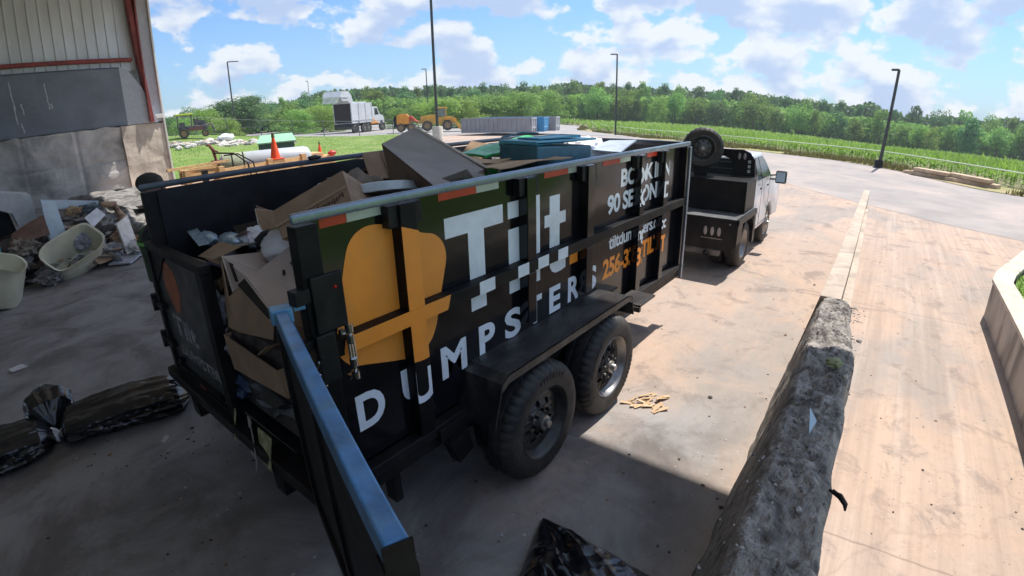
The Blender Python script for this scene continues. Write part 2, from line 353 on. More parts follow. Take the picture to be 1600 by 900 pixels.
grassm = mat('grass soil', (0.20, 0.25, 0.06), 0.95, col2=(0.12, 0.19, 0.035), vs_=0.6, dirt=(0.30, 0.24, 0.13), dirts=0.5, dirtamt=0.6)
dirtm = mat('field soil', (0.16, 0.17, 0.07), 0.95, col2=(0.20, 0.17, 0.09), vs_=0.4)
roadm = mat('grey road', (0.35, 0.31, 0.285), 0.9, col2=(0.275, 0.25, 0.235), vs_=0.8, dirt=(0.44, 0.36, 0.31), dirts=0.30, dirtamt=0.9, bump=0.006, bs=40, stretch=(1, 1, 1))
gravelm = mat('gravel yard', (0.36, 0.34, 0.33), 0.95, col2=(0.26, 0.25, 0.24), vs_=0.5, bump=0.02, bs=5)
vergem = mat('verge soil', (0.42, 0.30, 0.19), 0.95, col2=(0.22, 0.24, 0.07), vs_=1.1, dirt=(0.24, 0.27, 0.07), dirts=0.6, dirtamt=0.6)
gm = ground_mat()

# whole terrain to the horizon: fine near, coarse far
g = MB(); rings = [0, 4, 8, 12, 16, 20, 24, 28, 32, 37, 43, 50, 58, 68, 80, 95, 115, 140, 170, 220, 320, 500, 900, 1500]; NA = 120
vs_ = [(CAM.x, CAM.y, -.06)]
for r in rings[1:]:
    for k in range(NA):
        a = 2*math.pi*k/NA; x, y = CAM.x+r*math.cos(a), CAM.y+r*math.sin(a); vs_.append((x, y, hgt(x, y)-.06))
fs_ = [[0, 1+k, 1+(k+1) % NA] for k in range(NA)]
for i in range(len(rings)-2):
    for k in range(NA): a = 1+i*NA; fs_.append([a+k, a+NA+k, a+NA+(k+1) % NA, a+(k+1) % NA])
g.add(vs_, fs_); struct(g.build('ground', grassm))

ROADN = catrom([(8.5, -26), (9.5, -12), (11.9, -4.67), (13.6, -1.8), (16.2, .9), (19.3, 3.3), (25, 8), (30, 12.5), (33.5, 18), (35, 23)])
ROADF = catrom([(18.5, -26), (19.2, -12), (20.0, -6.2), (21.0, -4.3), (24.5, -1.57), (28.8, 4.06), (33.2, 10), (38, 16), (43, 22), (47, 27)])
pad = [(-16, -30), (8.5, -26)]+ROADN[1:]+[(35, 30), (29.5, 30.5), (24, 26), (19.8, 21), (12, 19.2), (6.4, 20.4), (6.3, 24), (-16, 24)]
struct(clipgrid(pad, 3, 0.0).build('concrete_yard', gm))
struct(clipgrid(ROADN+ROADF[::-1], 3, 0.004).build('road', roadm))
struct(clipgrid([(35, 22.9), (35, 30), (29.5, 30.4), (31, 37.5), (25, 40), (12, 42), (13, 52), (30, 75), (75, 70), (62, 34), (47, 27), (43, 22), (38.4, 16.4)], 4, 0.014).build('gravel_yard', gravelm))
# verge between road and crop
CROPN = catrom([(16, -26), (19, -13), (21.9, -6.5), (23.6, -4.3), (26.3, -1.3), (32.6, 4.8), (36, 9.7), (39.5, 16), (46, 24), (60, 34)])
struct(clipgrid(ROADF+CROPN[::-1], 2.5, 0.02).build('verge', vergem))
struct(clipgrid(CROPN+[(78, 52), (84, 30), (90, 0), (86, -26)], 6, 0.03).build('field', dirtm))

# ------------------------------------------------------------------ leafy scatter helper
def quads_object(name, cen, half, nrm, mats, parent=None, mi=None, up=None):
    """numpy: one small leaf quad per centre"""
    n = len(cen); r = np.random.RandomState(len(name)+n)
    t = r.normal(size=(n, 3)); t -= (t*nrm).sum(1)[:, None]*nrm; t /= np.linalg.norm(t, axis=1)[:, None]+1e-9
    b = np.cross(nrm, t); h = half[:, None]
    co = np.stack([cen-t*h-b*h*.6, cen+t*h-b*h*.6, cen+t*h*.7+b*h*.6, cen-t*h*.7+b*h*.6], 1).reshape(-1, 3)
    return raw_mesh(name, co, mats, parent, mi)
def raw_mesh(name, co, mats, parent=None, mi=None):
    n = len(co)//4; me = bpy.data.meshes.new(name); me.vertices.add(n*4); me.vertices.foreach_set('co', co.astype(np.float32).ravel())
    me.loops.add(n*4); me.loops.foreach_set('vertex_index', np.arange(n*4, dtype=np.int32))
    me.polygons.add(n); me.polygons.foreach_set('loop_start', np.arange(0, n*4, 4, dtype=np.int32))
    for m in (mats if isinstance(mats, (list, tuple)) else [mats]): me.materials.append(m)
    me.update(calc_edges=True); me.validate()
    if mi is not None: me.polygons.foreach_set('material_index', mi.astype(np.int32))
    o = bpy.data.objects.new(name, me); COL.objects.link(o)
    if parent is not None: o.parent = parent
    return o
def leaf_mat(name, c1, c2, c3, sc_=0.6, objvar=0.35):
    m = bpy.data.materials.new(name); m.use_nodes = True; t = m.node_tree; b = t.nodes['Principled BSDF']
    g_ = t.nodes.new('ShaderNodeNewGeometry'); f = noi(t, g_.outputs['Position'], sc_, 4, 0.6)
    a = t.nodes.new('ShaderNodeMixRGB'); t.links.new(sstep(t, f, .35, .65), a.inputs[0]); a.inputs[1].default_value = (*c1, 1); a.inputs[2].default_value = (*c2, 1)
    f2 = g_.outputs['Random Per Island']; a2 = t.nodes.new('ShaderNodeMixRGB'); t.links.new(mth(t, 'MULTIPLY', f2, .45), a2.inputs[0]); t.links.new(a.outputs[0], a2.inputs[1]); a2.inputs[2].default_value = (*c3, 1)
    oi = t.nodes.new('ShaderNodeObjectInfo'); hs = t.nodes.new('ShaderNodeHueSaturation')
    t.links.new(mth(t, 'MULTIPLY_ADD', oi.outputs['Random'], .05, .475), hs.inputs['Hue']); t.links.new(mth(t, 'MULTIPLY_ADD', oi.outputs['Random'], objvar*2, 1-objvar), hs.inputs['Value'])
    t.links.new(a2.outputs[0], hs.inputs['Color']); t.links.new(hs.outputs[0], b.inputs['Base Color'])
    b.inputs['Roughness'].default_value = .6; b.inputs['Specular IOR Level'].default_value = .25
    tr = t.nodes.new('ShaderNodeBsdfTranslucent'); t.links.new(hs.outputs[0], tr.inputs[0]); ms = t.nodes.new('ShaderNodeMixShader'); ms.inputs[0].default_value = .45
    t.links.new(b.outputs[0], ms.inputs[1]); t.links.new(tr.outputs[0], ms.inputs[2]); t.links.new(ms.outputs[0], t.nodes['Material Output'].inputs[0]); return m
LM = {'mid': leaf_mat('mid green leaves', (.17, .31, .065), (.24, .39, .08), (.29, .43, .10)),
      'dark': leaf_mat('dark green leaves', (.085, .20, .07), (.12, .25, .08), (.17, .30, .09), objvar=.25),
      'light': leaf_mat('yellow green leaves', (.22, .34, .06), (.28, .41, .075), (.33, .45, .10), objvar=.2)}
bark = mat('grey brown bark', (.10, .078, .058), .9, var=.3, vs_=6, bump=.02, bs=14, stretch=(1, 1, .2))
def crown_pts(seed, shape, nclump, nleaf, leaf):
    r = np.random.RandomState(seed); C_ = []; Nn = []; H = []
    for i in range(nclump):
        if shape == 'round':
            u = r.normal(size=3); u /= np.linalg.norm(u); rad = r.uniform(.25, .95)
            c = np.array([0, 0, .60])+u*rad*np.array([.34, .34, .36]); cr = r.uniform(.11, .19)
        elif shape == 'tall':
            h = r.uniform(.22, 1.0); wd = .24*(1-abs(h-.5)*.9); a = r.uniform(0, 6.28); c = np.array([wd*math.cos(a)*r.uniform(.3, 1), wd*math.sin(a)*r.uniform(.3, 1), h*.93]); cr = r.uniform(.08, .14)
        else:
            h = r.uniform(.05, .9); wd = .42*math.sqrt(max(.05, 1-h)); a = r.uniform(0, 6.28); q = math.sqrt(r.uniform(.1, 1)); c = np.array([wd*math.cos(a)*q, wd*math.sin(a)*q, h]); cr = r.uniform(.11, .2)
        d = r.normal(size=(nleaf, 3)); d /= np.linalg.norm(d, axis=1)[:, None]; rr = cr*r.uniform(.55, 1.05, size=(nleaf, 1))
        C_.append(c+d*rr*[1, 1, .8]); nn = d+r.normal(size=(nleaf, 3))*.55+[0, 0, .35]; Nn.append(nn/np.linalg.norm(nn, axis=1)[:, None]); H.append(r.uniform(.6, 1.3, nleaf)*leaf)
    return np.concatenate(C_), np.concatenate(Nn), np.concatenate(H)
PROTO = {}
def tree_proto(shape, kind, v, near=False):
    k = (shape, kind, v, near)
    if k in PROTO: return PROTO[k]
    c, n_, h = crown_pts(v*17+len(shape), shape, 34 if not near else 60, 75 if not near else 130, .020 if not near else .013)
    cr = quads_object('crown', c, h, n_, LM[kind]); r = random.Random(v*5)
    t = MB(); top = .55 if shape != 'bush' else .3
    t.tube([(0, 0, -.06), (.01, 0, .1), (r.uniform(-.02, .02), r.uniform(-.02, .02), top*.6), (r.uniform(-.03, .03), 0, top+.2)], [.028, .021, .016, .006], 7)
    for j in range(6):
        a = r.uniform(0, 6.28); z = r.uniform(.22, .55)*top/.55; l = r.uniform(.15, .3)
        t.tube([(0, 0, z), (l*.5*math.cos(a), l*.5*math.sin(a), z+l*.45), (l*math.cos(a), l*math.sin(a), z+l*.8)], [.011, .007, .003], 5)
    tr = t.build('trunk', bark, smooth=True)
    PROTO[k] = (cr.data, tr.data)
    bpy.data.objects.remove(cr); bpy.data.objects.remove(tr); return PROTO[k]
def tree(name, x, y, h, wd, shape, kind, v, label, group=None, near=False):
    a, b = tree_proto(shape, kind, v, near); o = thing(name, label, 'tree', (x, y, hgt(x, y)-.05), random.uniform(0, 6.28), group)
    o.scale = (wd, wd, h)
    for nm, me in (('crown', a), ('trunk', b)):
        q = bpy.data.objects.new(nm, me); COL.objects.link(q); q.parent = o
    return o
def P(az, d): a = R(az); return CAM.x+d*math.cos(a), CAM.y+d*math.sin(a)
# ------------------------------------------------------------------ the shed we stand in
def metal_sheet():
    return mat('galvanised sheet', (0.68, 0.71, 0.75), .45, metal=.35, var=.06, vs_=1.5, dirt=(.50, .51, .53), dirts=.8, dirtamt=.4, stretch=(1, 1, .25))
sheet = metal_sheet()
rustred = mat('red oxide steel', (.30, .055, .045), .5, var=.2, dirt=(.12, .03, .03), dirts=1, dirtamt=.5)
cblock = mat('cast concrete wall', (.54, .53, .51), .9, var=.12, vs_=1.2, dirt=(.15, .145, .14), dirts=.6, dirtamt=.75, bump=.03, bs=3)
greyplate = mat('grey steel plate', (.16, .19, .23), .5, var=.1, vs_=1, dirt=(.30, .33, .37), dirts=1.4, dirtamt=.15)
greylit = mat('sunlit tone grey plate', (.42, .45, .50), .5, var=.05)  # sunlit copy of the grey plate, the light is in the colour
whitetrim = mat('white trim', (.72, .72, .68), .5, var=.05)
shed = thing('metal_building', 'open fronted metal waste shed with a concrete push wall and grey ribbed sheet', 'building', (6, 21, 0))
def S(mb, name, m, **k):
    o = mb.build(name, m, shed, **k); o.matrix_parent_inverse = Matrix.Translation((-6, -21, 0)); return o
# push wall of rough concrete along y = 21
m = MB(); bm = bmesh.new()
def rough_wall(x0, x1, y, z0, z1, nx, nz, out, seed, thick=.5):
    vs = []; fs = []
    for j in range(nz+1):
        for i in range(nx+1):
            x = x0+(x1-x0)*i/nx; z = z0+(z1-z0)*j/nz; p = Vector((x*.7, seed, z*.9))
            d = .10*noise.fractal(p, 1, 2, 4)+.06*max(0, noise.noise(p*2.2))
            bx = (x*.55+seed) % 1.0; d -= .06*math.exp(-((bx-.5)/.035)**2)                       # joints between pours
            d -= .05*math.exp(-((z-1.25+.06*noise.noise(Vector((x, 1, 1))))/.05)**2)
            zz = z+(.05*noise.noise(Vector((x*2, 3, 3)))-.03*math.exp(-((bx-.5)/.06)**2) if j == nz else 0)
            vs.append((x, y+out*d, zz))
    for j in range(nz):
        for i in range(nx): a = j*(nx+1)+i; fs.append([a, a+1, a+nx+2, a+nx+1])
    return vs, fs
v_, f_ = rough_wall(-14, 4.3, 20.95, 0, 2.45, 160, 26, -1, 3); m.add(v_, f_)
m.box(-14, 4.3, 21.05, 21.6, 0, 2.38)
S(m, 'push_wall', cblock, recalc=False)
m = MB()
pe = [(4.3, 20.85), (6.05, 21.3), (6.12, 21.75), (4.3, 21.75)]          # return of the wall, facing out to the yard
m.prism([(p[0], p[1]) for p in pe], 0.0, 2.44, axis='z')
bm = bmesh.new(); me_ = bpy.data.meshes.new('q'); me_.from_pydata(m.v, [], m.f); bm.from_mesh(me_); bmesh.ops.subdivide_edges(bm, edges=bm.edges[:], cuts=14, use_grid_fill=True)
for v in bm.verts:
    d = .05*noise.fractal(v.co*1.1, 1, 2, 4)-.05*math.exp(-((v.co.z-1.2)/.05)**2); v.co += Vector((d*.3, -d, d*.3 if v.co.z > 2 else 0))
m = MB(); m.frombm(bm); S(m, 'wall_end', mat('sunlit cast concrete', (.50, .44, .37), .9, var=.1, vs_=2, dirt=(.27, .23, .20), dirts=1.3, dirtamt=.5, bump=.02, bs=6))  # warm sunlit tone put into the colour of this end
# steel capping above the wall with a bent end
m = MB(); prof = [(21.0, 2.47), (21.0, 4.56), (21.12, 4.62), (21.5, 4.62), (21.5, 2.47)]
m.prism(prof, -14, 4.62, axis='x'); S(m, 'wall_capping', greyplate)
m = MB(); pc = [(4.625, 2.47), (5.78, 2.47), (5.72, 2.7), (5.35, 3.85), (5.18, 4.1), (4.95, 4.45), (4.72, 4.6), (4.625, 4.62)]
m.prism(pc, 21.02, 21.5, axis='y'); S(m, 'capping_end', greylit)
# streaks where hoppers have rubbed the capping
m = MB()
for x, z0, z1 in ((.9, 4.35, 2.9), (1.15, 3.6, 3.2), (2.0, 4.2, 3.3), (2.1, 3.5, 3.3), (1.05, 2.95, 2.6)):
    pts = [(x+.03*noise.noise(Vector((x, z0+t, 0))*4)+.05*t, 20.99, z0+(z1-z0)*t) for t in np.linspace(0, 1, 12)]
    for a, b in zip(pts, pts[1:]):
        w_ = .012+.03*abs(noise.noise(Vector(a)*9)); m.add([(a[0]-w_, a[1], a[2]), (a[0]+w_, a[1], a[2]), (b[0]+w_, b[1], b[2]), (b[0]-w_, b[1], b[2])], [[0, 1, 2, 3]])
S(m, 'scrape_mark', mat('bare scratched steel', (.5, .53, .56), .5))
# ribbed sheet above
m = MB(); x = -14.0; line = []
while x < 5.5:
    line += [(x, 21.45), (x+.30, 21.45), (x+.315, 21.40), (x+.355, 21.40), (x+.37, 21.45)]; x += .37
line = [q for q in line if q[0] <= 5.6]; vs = [(a, b, z) for z in (4.5, 9.0) for a, b in line]; n_ = len(line)
m.add(vs, [[i, i+1, n_+i+1, n_+i] for i in range(n_-1)]); S(m, 'wall_sheet', sheet, recalc=False)
m = MB(); m.box(-14, 6.02, 21.64, 21.8, 0, 9.0); S(m, 'outer_sheet', sheet)
m = MB()
for z in (4.9,): m.box(-14, 5.2, 21.18, 21.36, z-.08, z+.07, bev=.03)
S(m, 'girt', rustred)
m = MB()
for f0, f1 in (((5.15, 5.22), (5.58, 5.64)),):
    m.prism([(5.08, 9.0), (5.28, 9.0), (5.62, 2.5), (5.50, 2.5)], 20.95, 21.35, 'y'); m.box(5.44, 5.50, 20.85, 21.4, 2.48, 9.0)
S(m, 'column', rustred)
m = MB(); m.box(5.62, 6.03, 21.3, 21.62, 2.5, 9.0, bev=.01); S(m, 'corner_trim', greylit)
m = MB(); m.box(6.03, 6.10, 21.2, 21.75, 0, 9.0, bev=.01); S(m, 'edge_trim', whitetrim)
m = MB(); m.box(5.5, 6.03, 21.15, 21.3, 2.62, 2.78, bev=.01); S(m, 'clip', whitetrim)
# roof, back wall and right side wall
m = MB(); m.box(-14.2, 6.13, -2.70, 21.9, 7.6, 7.7); m.box(6.131, 7.5, 16.5, 21.9, 7.6, 7.7)  # second slab: unseen canopy added to keep sun off the push wall
for k in range(16): m.box(-14.2, 6.0, -2.6+k*1.6, -2.52+k*1.6, 7.42, 7.598)
roof_and_added_canopy = S(m, 'roof_and_added_canopy', sheet)
m = MB()
for xx in (-12, -6, 0, 5.6): m.box(xx, xx+.2, -2.6, 21, 7.12, 7.415)
S(m, 'rafter', rustred)
m = MB(); m.box(-14.2, -14.0, -2.7, 6.5, 0, 7.6); m.box(-14.2, -14.0, 6.501, 21.8, 6.2, 7.6); S(m, 'back_wall', sheet)  # unseen; its wide opening is shaped to let daylight in
m = MB(); m.box(-14.0, -2.6, -2.70, -2.60, 0, 7.6); S(m, 'side_wall', sheet)
m = MB(); m.box(-2.8, -2.6, -2.59, -2.4, 0, 7.11); S(m, 'post', rustred)

# ------------------------------------------------------------------ barrier wall between the lanes
def noise_strip(L, Rr, xs, zt, amp, fr, seed):
    """top surface of a wall: L,Rr functions of x for the y edges"""
    ny = 34; vs = []; fs = []
    for i, x in enumerate(xs):
        for j in range(ny+1):
            v = j/ny; y = L(x)*(1-v)+Rr(x)*v
            e = min(v, 1-v)*2; p = Vector((x*fr, y*fr, seed))
            rub = amp*.7*(noise.fractal(p, 1, 2, 5)+.5*max(0, noise.noise(p*2.1)-.1))+.010*noise.fractal(p*5, 1, 2, 3)+.020*max(0, noise.noise(p*3.1+Vector((4, 4, 4))))*(1 if v > .3 else .4)
            crumble = .035*(noise.noise(Vector((x*3, seed+(5 if v > .5 else 0), 1)))+.4) if e < .25 and amp > .02 else 0
            sh_ = .05*max(0, 1-v/.16)**2+(.035*max(0, 1-(1-v)/.12)**2); vs.append((x+.4*rub, y+(crumble*(1 if v < .5 else -1) if amp > .02 else 0)*-.6, zt(x)+rub-(sh_ if amp > .02 else 0)))
    for i in range(len(xs)-1):
        for j in range(ny): a = i*(ny+1)+j; fs.append([a, a+1, a+ny+2, a+ny+1])
    return vs, fs, ny
Lf = lambda x: float(np.interp(x, [-3, .3, 3, 9.6], [-1.56, -1.56, -1.47, -1.48]))
Rf = lambda x: float(np.interp(x, [-3, .48, 1.5, 2.33, 2.9, 3.4], [-1.90, -1.86, -1.82, -1.80, -1.74, -1.70]))
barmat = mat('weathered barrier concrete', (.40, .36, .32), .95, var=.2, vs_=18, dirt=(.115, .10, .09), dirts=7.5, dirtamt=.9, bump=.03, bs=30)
barsmooth = mat('sunlit barrier concrete', (.52, .425, .34), .9, var=.08, vs_=2, dirt=(.30, .245, .20), dirts=4, dirtamt=.8, bump=.008, bs=30)  # sunlit warmth of the smooth section put into its colour
barrier = thing('barrier_wall', 'long concrete barrier wall between the two lanes, rough near and smooth far', 'barrier', (3, -1.6, 0))
def Bc(mb, name, m, **k):
    o = mb.build(name, m, barrier, **k); o.matrix_parent_inverse = Matrix.Translation((-3, 1.6, 0)); return o
m = MB(); xs = list(np.arange(-2.0, 3.25, .017)); vs, fs, ny = noise_strip(Lf, Rf, xs, lambda x: .885, .060, 6.0, 2)
m.add(vs, fs); K = ny+1
for side, j in ((1, 0), (-1, ny)):
    a = [vs[i*K+j] for i in range(len(xs))]; q = []; nz = 10
    for i, p in enumerate(a):
        for k in range(nz+1):
            z = p[2]*(1-k/nz); d = 0 if k == 0 else .012*noise.fractal(Vector((p[0]*5, z*5, side)), 1, 2, 4); q.append((p[0], p[1]+side*d+(.20*k/nz if side > 0 else 0), z))  # left face flares outward to stand in for the ground shadow strip
    m.add(q, [[i*(nz+1)+k, i*(nz+1)+k+1, (i+1)*(nz+1)+k+1, (i+1)*(nz+1)+k] for i in range(len(a)-1) for k in range(nz)])
m.add([(3.21, -1.29, 0), (3.21, -1.72, 0), (3.21, -1.72, .86), (3.21, -1.48, .86)], [[0, 1, 2, 3]])
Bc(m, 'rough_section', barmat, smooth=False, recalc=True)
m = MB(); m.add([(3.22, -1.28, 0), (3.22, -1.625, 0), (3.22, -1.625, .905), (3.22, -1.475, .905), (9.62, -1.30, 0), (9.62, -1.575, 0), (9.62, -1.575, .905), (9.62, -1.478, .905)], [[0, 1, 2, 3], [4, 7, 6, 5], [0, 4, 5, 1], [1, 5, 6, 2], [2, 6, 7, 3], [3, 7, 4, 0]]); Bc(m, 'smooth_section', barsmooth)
m = MB(); m.prism([(3.3, -1.63), (8.1, -1.585), (8.1, -1.62), (3.3, -1.70)], 0, .82, 'z'); Bc(m, 'ledge', barsmooth)
# rubble, grit lying on the barrier: nobody could count it
m = MB(); rg = random.Random(4)
for i in range(900):
    x = rg.uniform(.3, 3.15); y = rg.uniform(-1.58, -1.78) if i % 3 else rg.uniform(-1.50, -1.82)
    s_ = rg.uniform(.002, .008)*(2.2 if rg.random() < .05 else 1)
    bm = bmesh.new(); bmesh.ops.create_icosphere(bm, subdivisions=1, radius=s_)
    for v in bm.verts: v.co = Vector((v.co.x*rg.uniform(.6, 1.6), v.co.y*rg.uniform(.5, 1.4), v.co.z*rg.uniform(.3, .9)))+Vector((x, y, .885+.05*noise.noise(Vector((x*6, y*6, 2)))+s_*.3))
    m.frombm(bm, rg.choice([0, 0, 0, 1, 2]))
struct(m.build('rubble', [mat('grey rubble', (.26, .24, .22), .95, var=.3), mat('dark grit', (.13, .115, .10), .95), mat('pale chips', (.45, .42, .38), .9)]), 'stuff')
m = MB(); m.slab([(1.40, -1.655, .96), (1.33, -1.70, .94), (1.23, -1.685, .925)], .003)
tag(m.build('plastic_shard', mat('striped blue plastic', (.35, .55, .68), .35, col2=(.6, .7, .75), vs_=60, stretch=(1, 12, 1))), 'triangular pale blue plastic scrap lying on the barrier wall', 'plastic scrap')
m = MB(); m.blob((2.02, -1.70, .93), (.05, .045, .025), 3, .4, 2, 5); tag(m.build('foam_chunk', mat('yellow foam', (.32, .33, .16), .8), smooth=True), 'mossy yellow chunk on the shaded barrier top', 'debris')
m = MB(); m.tube([(.90, -1.82, .92), (.87, -1.86, .93), (.845, -1.885, .92), (.835, -1.89, .90)], [.006, .012, .010, .004], 8); m.tube([(.87, -1.86, .93), (.88, -1.83, .94)], .006, 6)
tag(m.build('rubber_scrap', blackmatt, smooth=True), 'small black rubber scrap hanging on the barrier edge', 'debris')

# ------------------------------------------------------------------ curb wall round the lawn at right
cw = thing('retaining_wall', 'low concrete wall with a pale cap holding the lawn at the right edge', 'wall', (6.6, -3.2, 0))
pth = [(-4, -3.22), (1, -3.2), (6.4, -3.21), (6.85, -3.32), (9.6, -4.35), (13, -5.6)]
def wallstrip(pth, off0, off1, z0, z1):
    mb = MB(); n = len(pth); vs = []
    for i, p in enumerate(pth):
        a = Vector(pth[max(i-1, 0)]); b = Vector(pth[min(i+1, n-1)]); d = (b-a).normalized(); nr = Vector((d.y, -d.x))
        for o_, z in ((off0, z0), (off0, z1), (off1, z1), (off1, z0)): vs.append((p[0]+nr.x*o_, p[1]+nr.y*o_, z))
    fs = [[i*4+k, i*4+(k+1) % 4, (i+1)*4+(k+1) % 4, (i+1)*4+k] for i in range(n-1) for k in range(4)]+[[0, 1, 2, 3], [(n-1)*4+k for k in range(4)]]
    mb.add(vs, fs); return mb
PI_ = Matrix.Translation((-6.6, 3.2, 0))
o = wallstrip(pth, 0, .2, 0, .44).build('wall_body', mat('streaked wall concrete', (.42, .38, .34), .9, var=.1, vs_=3, dirt=(.14, .12, .11), dirts=3.0, dirtamt=.8, bump=.006, bs=20, stretch=(1, 1, .35)), cw); o.matrix_parent_inverse = PI_
o = wallstrip(pth, -.015, .215, .442, .48).build('wall_cap', mat('pale cap concrete', (.58, .51, .42), .9, var=.1, vs_=3, dirt=(.35, .30, .26), dirts=4, dirtamt=.4), cw); o.matrix_parent_inverse = PI_
lawnp = [(-4, -3.45), (1, -3.43), (6.35, -3.44), (6.8, -3.55), (9.5, -4.58), (12.6, -5.75), (12, -8), (10, -14), (8.5, -24), (-4, -24)]
bank = clipgrid(lawnp, 1.5, .40)
bank.v = [(a, b, c+.05*max(0, -b-3.6)) for a, b, c in bank.v]
struct(bank.build('lawn', mat('lawn green', (.16, .27, .045), .95, col2=(.10, .20, .03), vs_=1.2)))
def inpoly(x, y, poly):
    c = False; j = len(poly)-1
    for i in range(len(poly)):
        if (poly[i][1] > y) != (poly[j][1] > y) and x < (poly[j][0]-poly[i][0])*(y-poly[i][1])/(poly[j][1]-poly[i][1])+poly[i][0]: c = not c
        j = i
    return c
def blades(name, poly, n, hmin, hmax, wd, m, seed=0, zf=None, dens=None):
    r = np.random.RandomState(seed); xs = [p[0] for p in poly]; ys = [p[1] for p in poly]; out = []
    while len(out) < n:
        x, y = r.uniform(min(xs), max(xs)), r.uniform(min(ys), max(ys))
        if not inpoly(x, y, poly): continue
        if dens and noise.noise(Vector((x*dens, y*dens, seed))) < -.05: continue
        out.append((x, y, zf(x, y) if zf else hgt(x, y)))
    p = np.array(out); a = r.uniform(0, np.pi, n); h = r.uniform(hmin, hmax, n); lx = r.normal(0, .35, (n, 2))*h[:, None]
    dx = np.stack([np.cos(a), np.sin(a), np.zeros(n)], 1)*wd; up = np.concatenate([lx, h[:, None]], 1)
    co = np.stack([p-dx, p+dx, p+dx*.25+up, p-dx*.25+up], 1).reshape(-1, 3)
    return struct(raw_mesh(name, co, m), 'stuff')
gl = leaf_mat('grass blades', (.13, .22, .03), (.18, .27, .045), (.24, .30, .08), 1.0)
blades('lawn_grass', [p for p in lawnp if p[1] > -9], 9000, .04, .11, .012, gl, 3, zf=lambda x, y: .40+.05*max(0, -y-3.6))

# ------------------------------------------------------------------ the dump trailer
L, W, H, ZM0, ZM1, ZB, D = 4.22, 2.08, 1.914, 1.28, 1.355, .64, .07
TR = thing('dump_trailer', 'long glossy black dump trailer with white and orange side lettering and twin wheels', 'trailer')
def T(mb, name, m, parent=None, **k): return mb.build(name, m, parent or TR, **k)
m = MB(); m.box(.09, L-.05, D, D+.012, ZB, H-.045); side = T(m, 'side_panel', black)
m = MB(); m.box(.09, L-.05, W-D-.012, W-D, ZB, H-.045); T(m, 'side_panel', blackin)
m = MB(); m.box(L-.05, L-.035, .02, W-.02, ZB, H-.045); T(m, 'front_panel', blackin)
m = MB(); m.box(.02, L-.05, D, W-D, ZB-.02, ZB+.012); T(m, 'floor_plate', blackin)
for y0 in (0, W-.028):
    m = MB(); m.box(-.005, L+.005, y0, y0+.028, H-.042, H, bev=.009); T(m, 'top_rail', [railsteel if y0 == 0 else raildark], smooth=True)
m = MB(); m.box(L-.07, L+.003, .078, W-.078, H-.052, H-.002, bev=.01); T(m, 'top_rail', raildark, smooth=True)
POSTS = [(.0, .10), (.51, .61), (1.46, 1.55), (2.17, 2.27), (3.05, 3.145), (3.575, 3.67), (4.13, 4.21)]
for i, (a, b) in enumerate(POSTS):
    zb = ZB-.02 if i not in (2, 3) else .93
    m = MB(); m.box(a, b, .001, D-.001, zb, ZM0-.002, bev=.006); m.box(a, b, .001, D-.001, ZM1+.002, H-.052, bev=.006)
    T(m, 'side_post', black if i >= 2 else satin)
    if 0 < i < 6:
        m = MB(); m.box(a-.055, b+.045, .018, D-.002, H-.155, H-.053, bev=.004); T(m, 'post_gusset', blackmatt)
    m = MB(); m.box(a, b, W-D+.001, W-.001, ZB, H-.052, bev=.006); T(m, 'side_post', blackmatt)
m = MB(); m.box(.10, L-.02, 0, D-.001, ZM0, ZM1, bev=.006); T(m, 'mid_rail', satin)
m = MB(); m.box(.10, L-.1, .0, D-.001, ZB-.06, ZB+.0, bev=.006); m.box(.0, L, .02, .10, ZB-.14, ZB-.062); T(m, 'lower_rail', blackmatt)
m = MB(); m.box(.0, L+.06, W-.1, W-.02, ZB-.14, ZB); T(m, 'lower_rail', blackmatt)
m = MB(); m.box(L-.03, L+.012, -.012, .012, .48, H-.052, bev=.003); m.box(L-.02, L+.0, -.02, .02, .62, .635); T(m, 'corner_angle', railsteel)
m = MB()
for k in range(9): m.box(.1+k*.48, .15+k*.48, .1, W-.1, ZB-.12, ZB-.022)
m.box(-.1, L+.2, .42, .52, .42, .56); m.box(-.1, L+.2, W-.52, W-.42, .42, .56); T(m, 'chassis', blackmatt)
m = MB(); m.tube([(1.297, .1, .39), (1.297, W-.1, .39)], .045, 12); m.tube([(2.177, .1, .39), (2.177, W-.1, .39)], .045, 12); m.box(1.0, 2.5, .14, .2, .36, .48); T(m, 'axle', blackmatt)
m = MB(); m.tube([(L+.02, .5, .5), (L+1.35, W/2, .52)], .05, 4); m.tube([(L+.02, W-.5, .5), (L+1.35, W/2, .52)], .05, 4); m.box(L+1.2, L+1.6, W/2-.06, W/2+.06, .48, .6, bev=.01); m.tube([(L+.9, W/2, .2), (L+.9, W/2, .95)], .035, 10); T(m, 'tongue', blackmatt)
m = MB(); m.box(L-.02, L+.4, .5, 1.3, .62, 1.1, bev=.02); T(m, 'hydraulic_box', blackmatt)
# rear bottom bits seen under the box: bracket, light box, step
m = MB(); m.box(.33, .38, .06, .14, .28, ZB-.06, bev=.004); m.box(.33, .60, .05, .10, ZB-.10, ZB-.03); m.box(.62, .92, -.02, .06, .54, .62, bev=.004)
m.prism([(.66, .52), (.80, .56), (.84, .40), (.72, .36)], -.05, .02, 'y'); m.prism([(.86, .57), (1.0, .58), (1.0, .38), (.90, .36)], -.09, -.02, 'y'); T(m, 'rear_bracket', blackmatt)
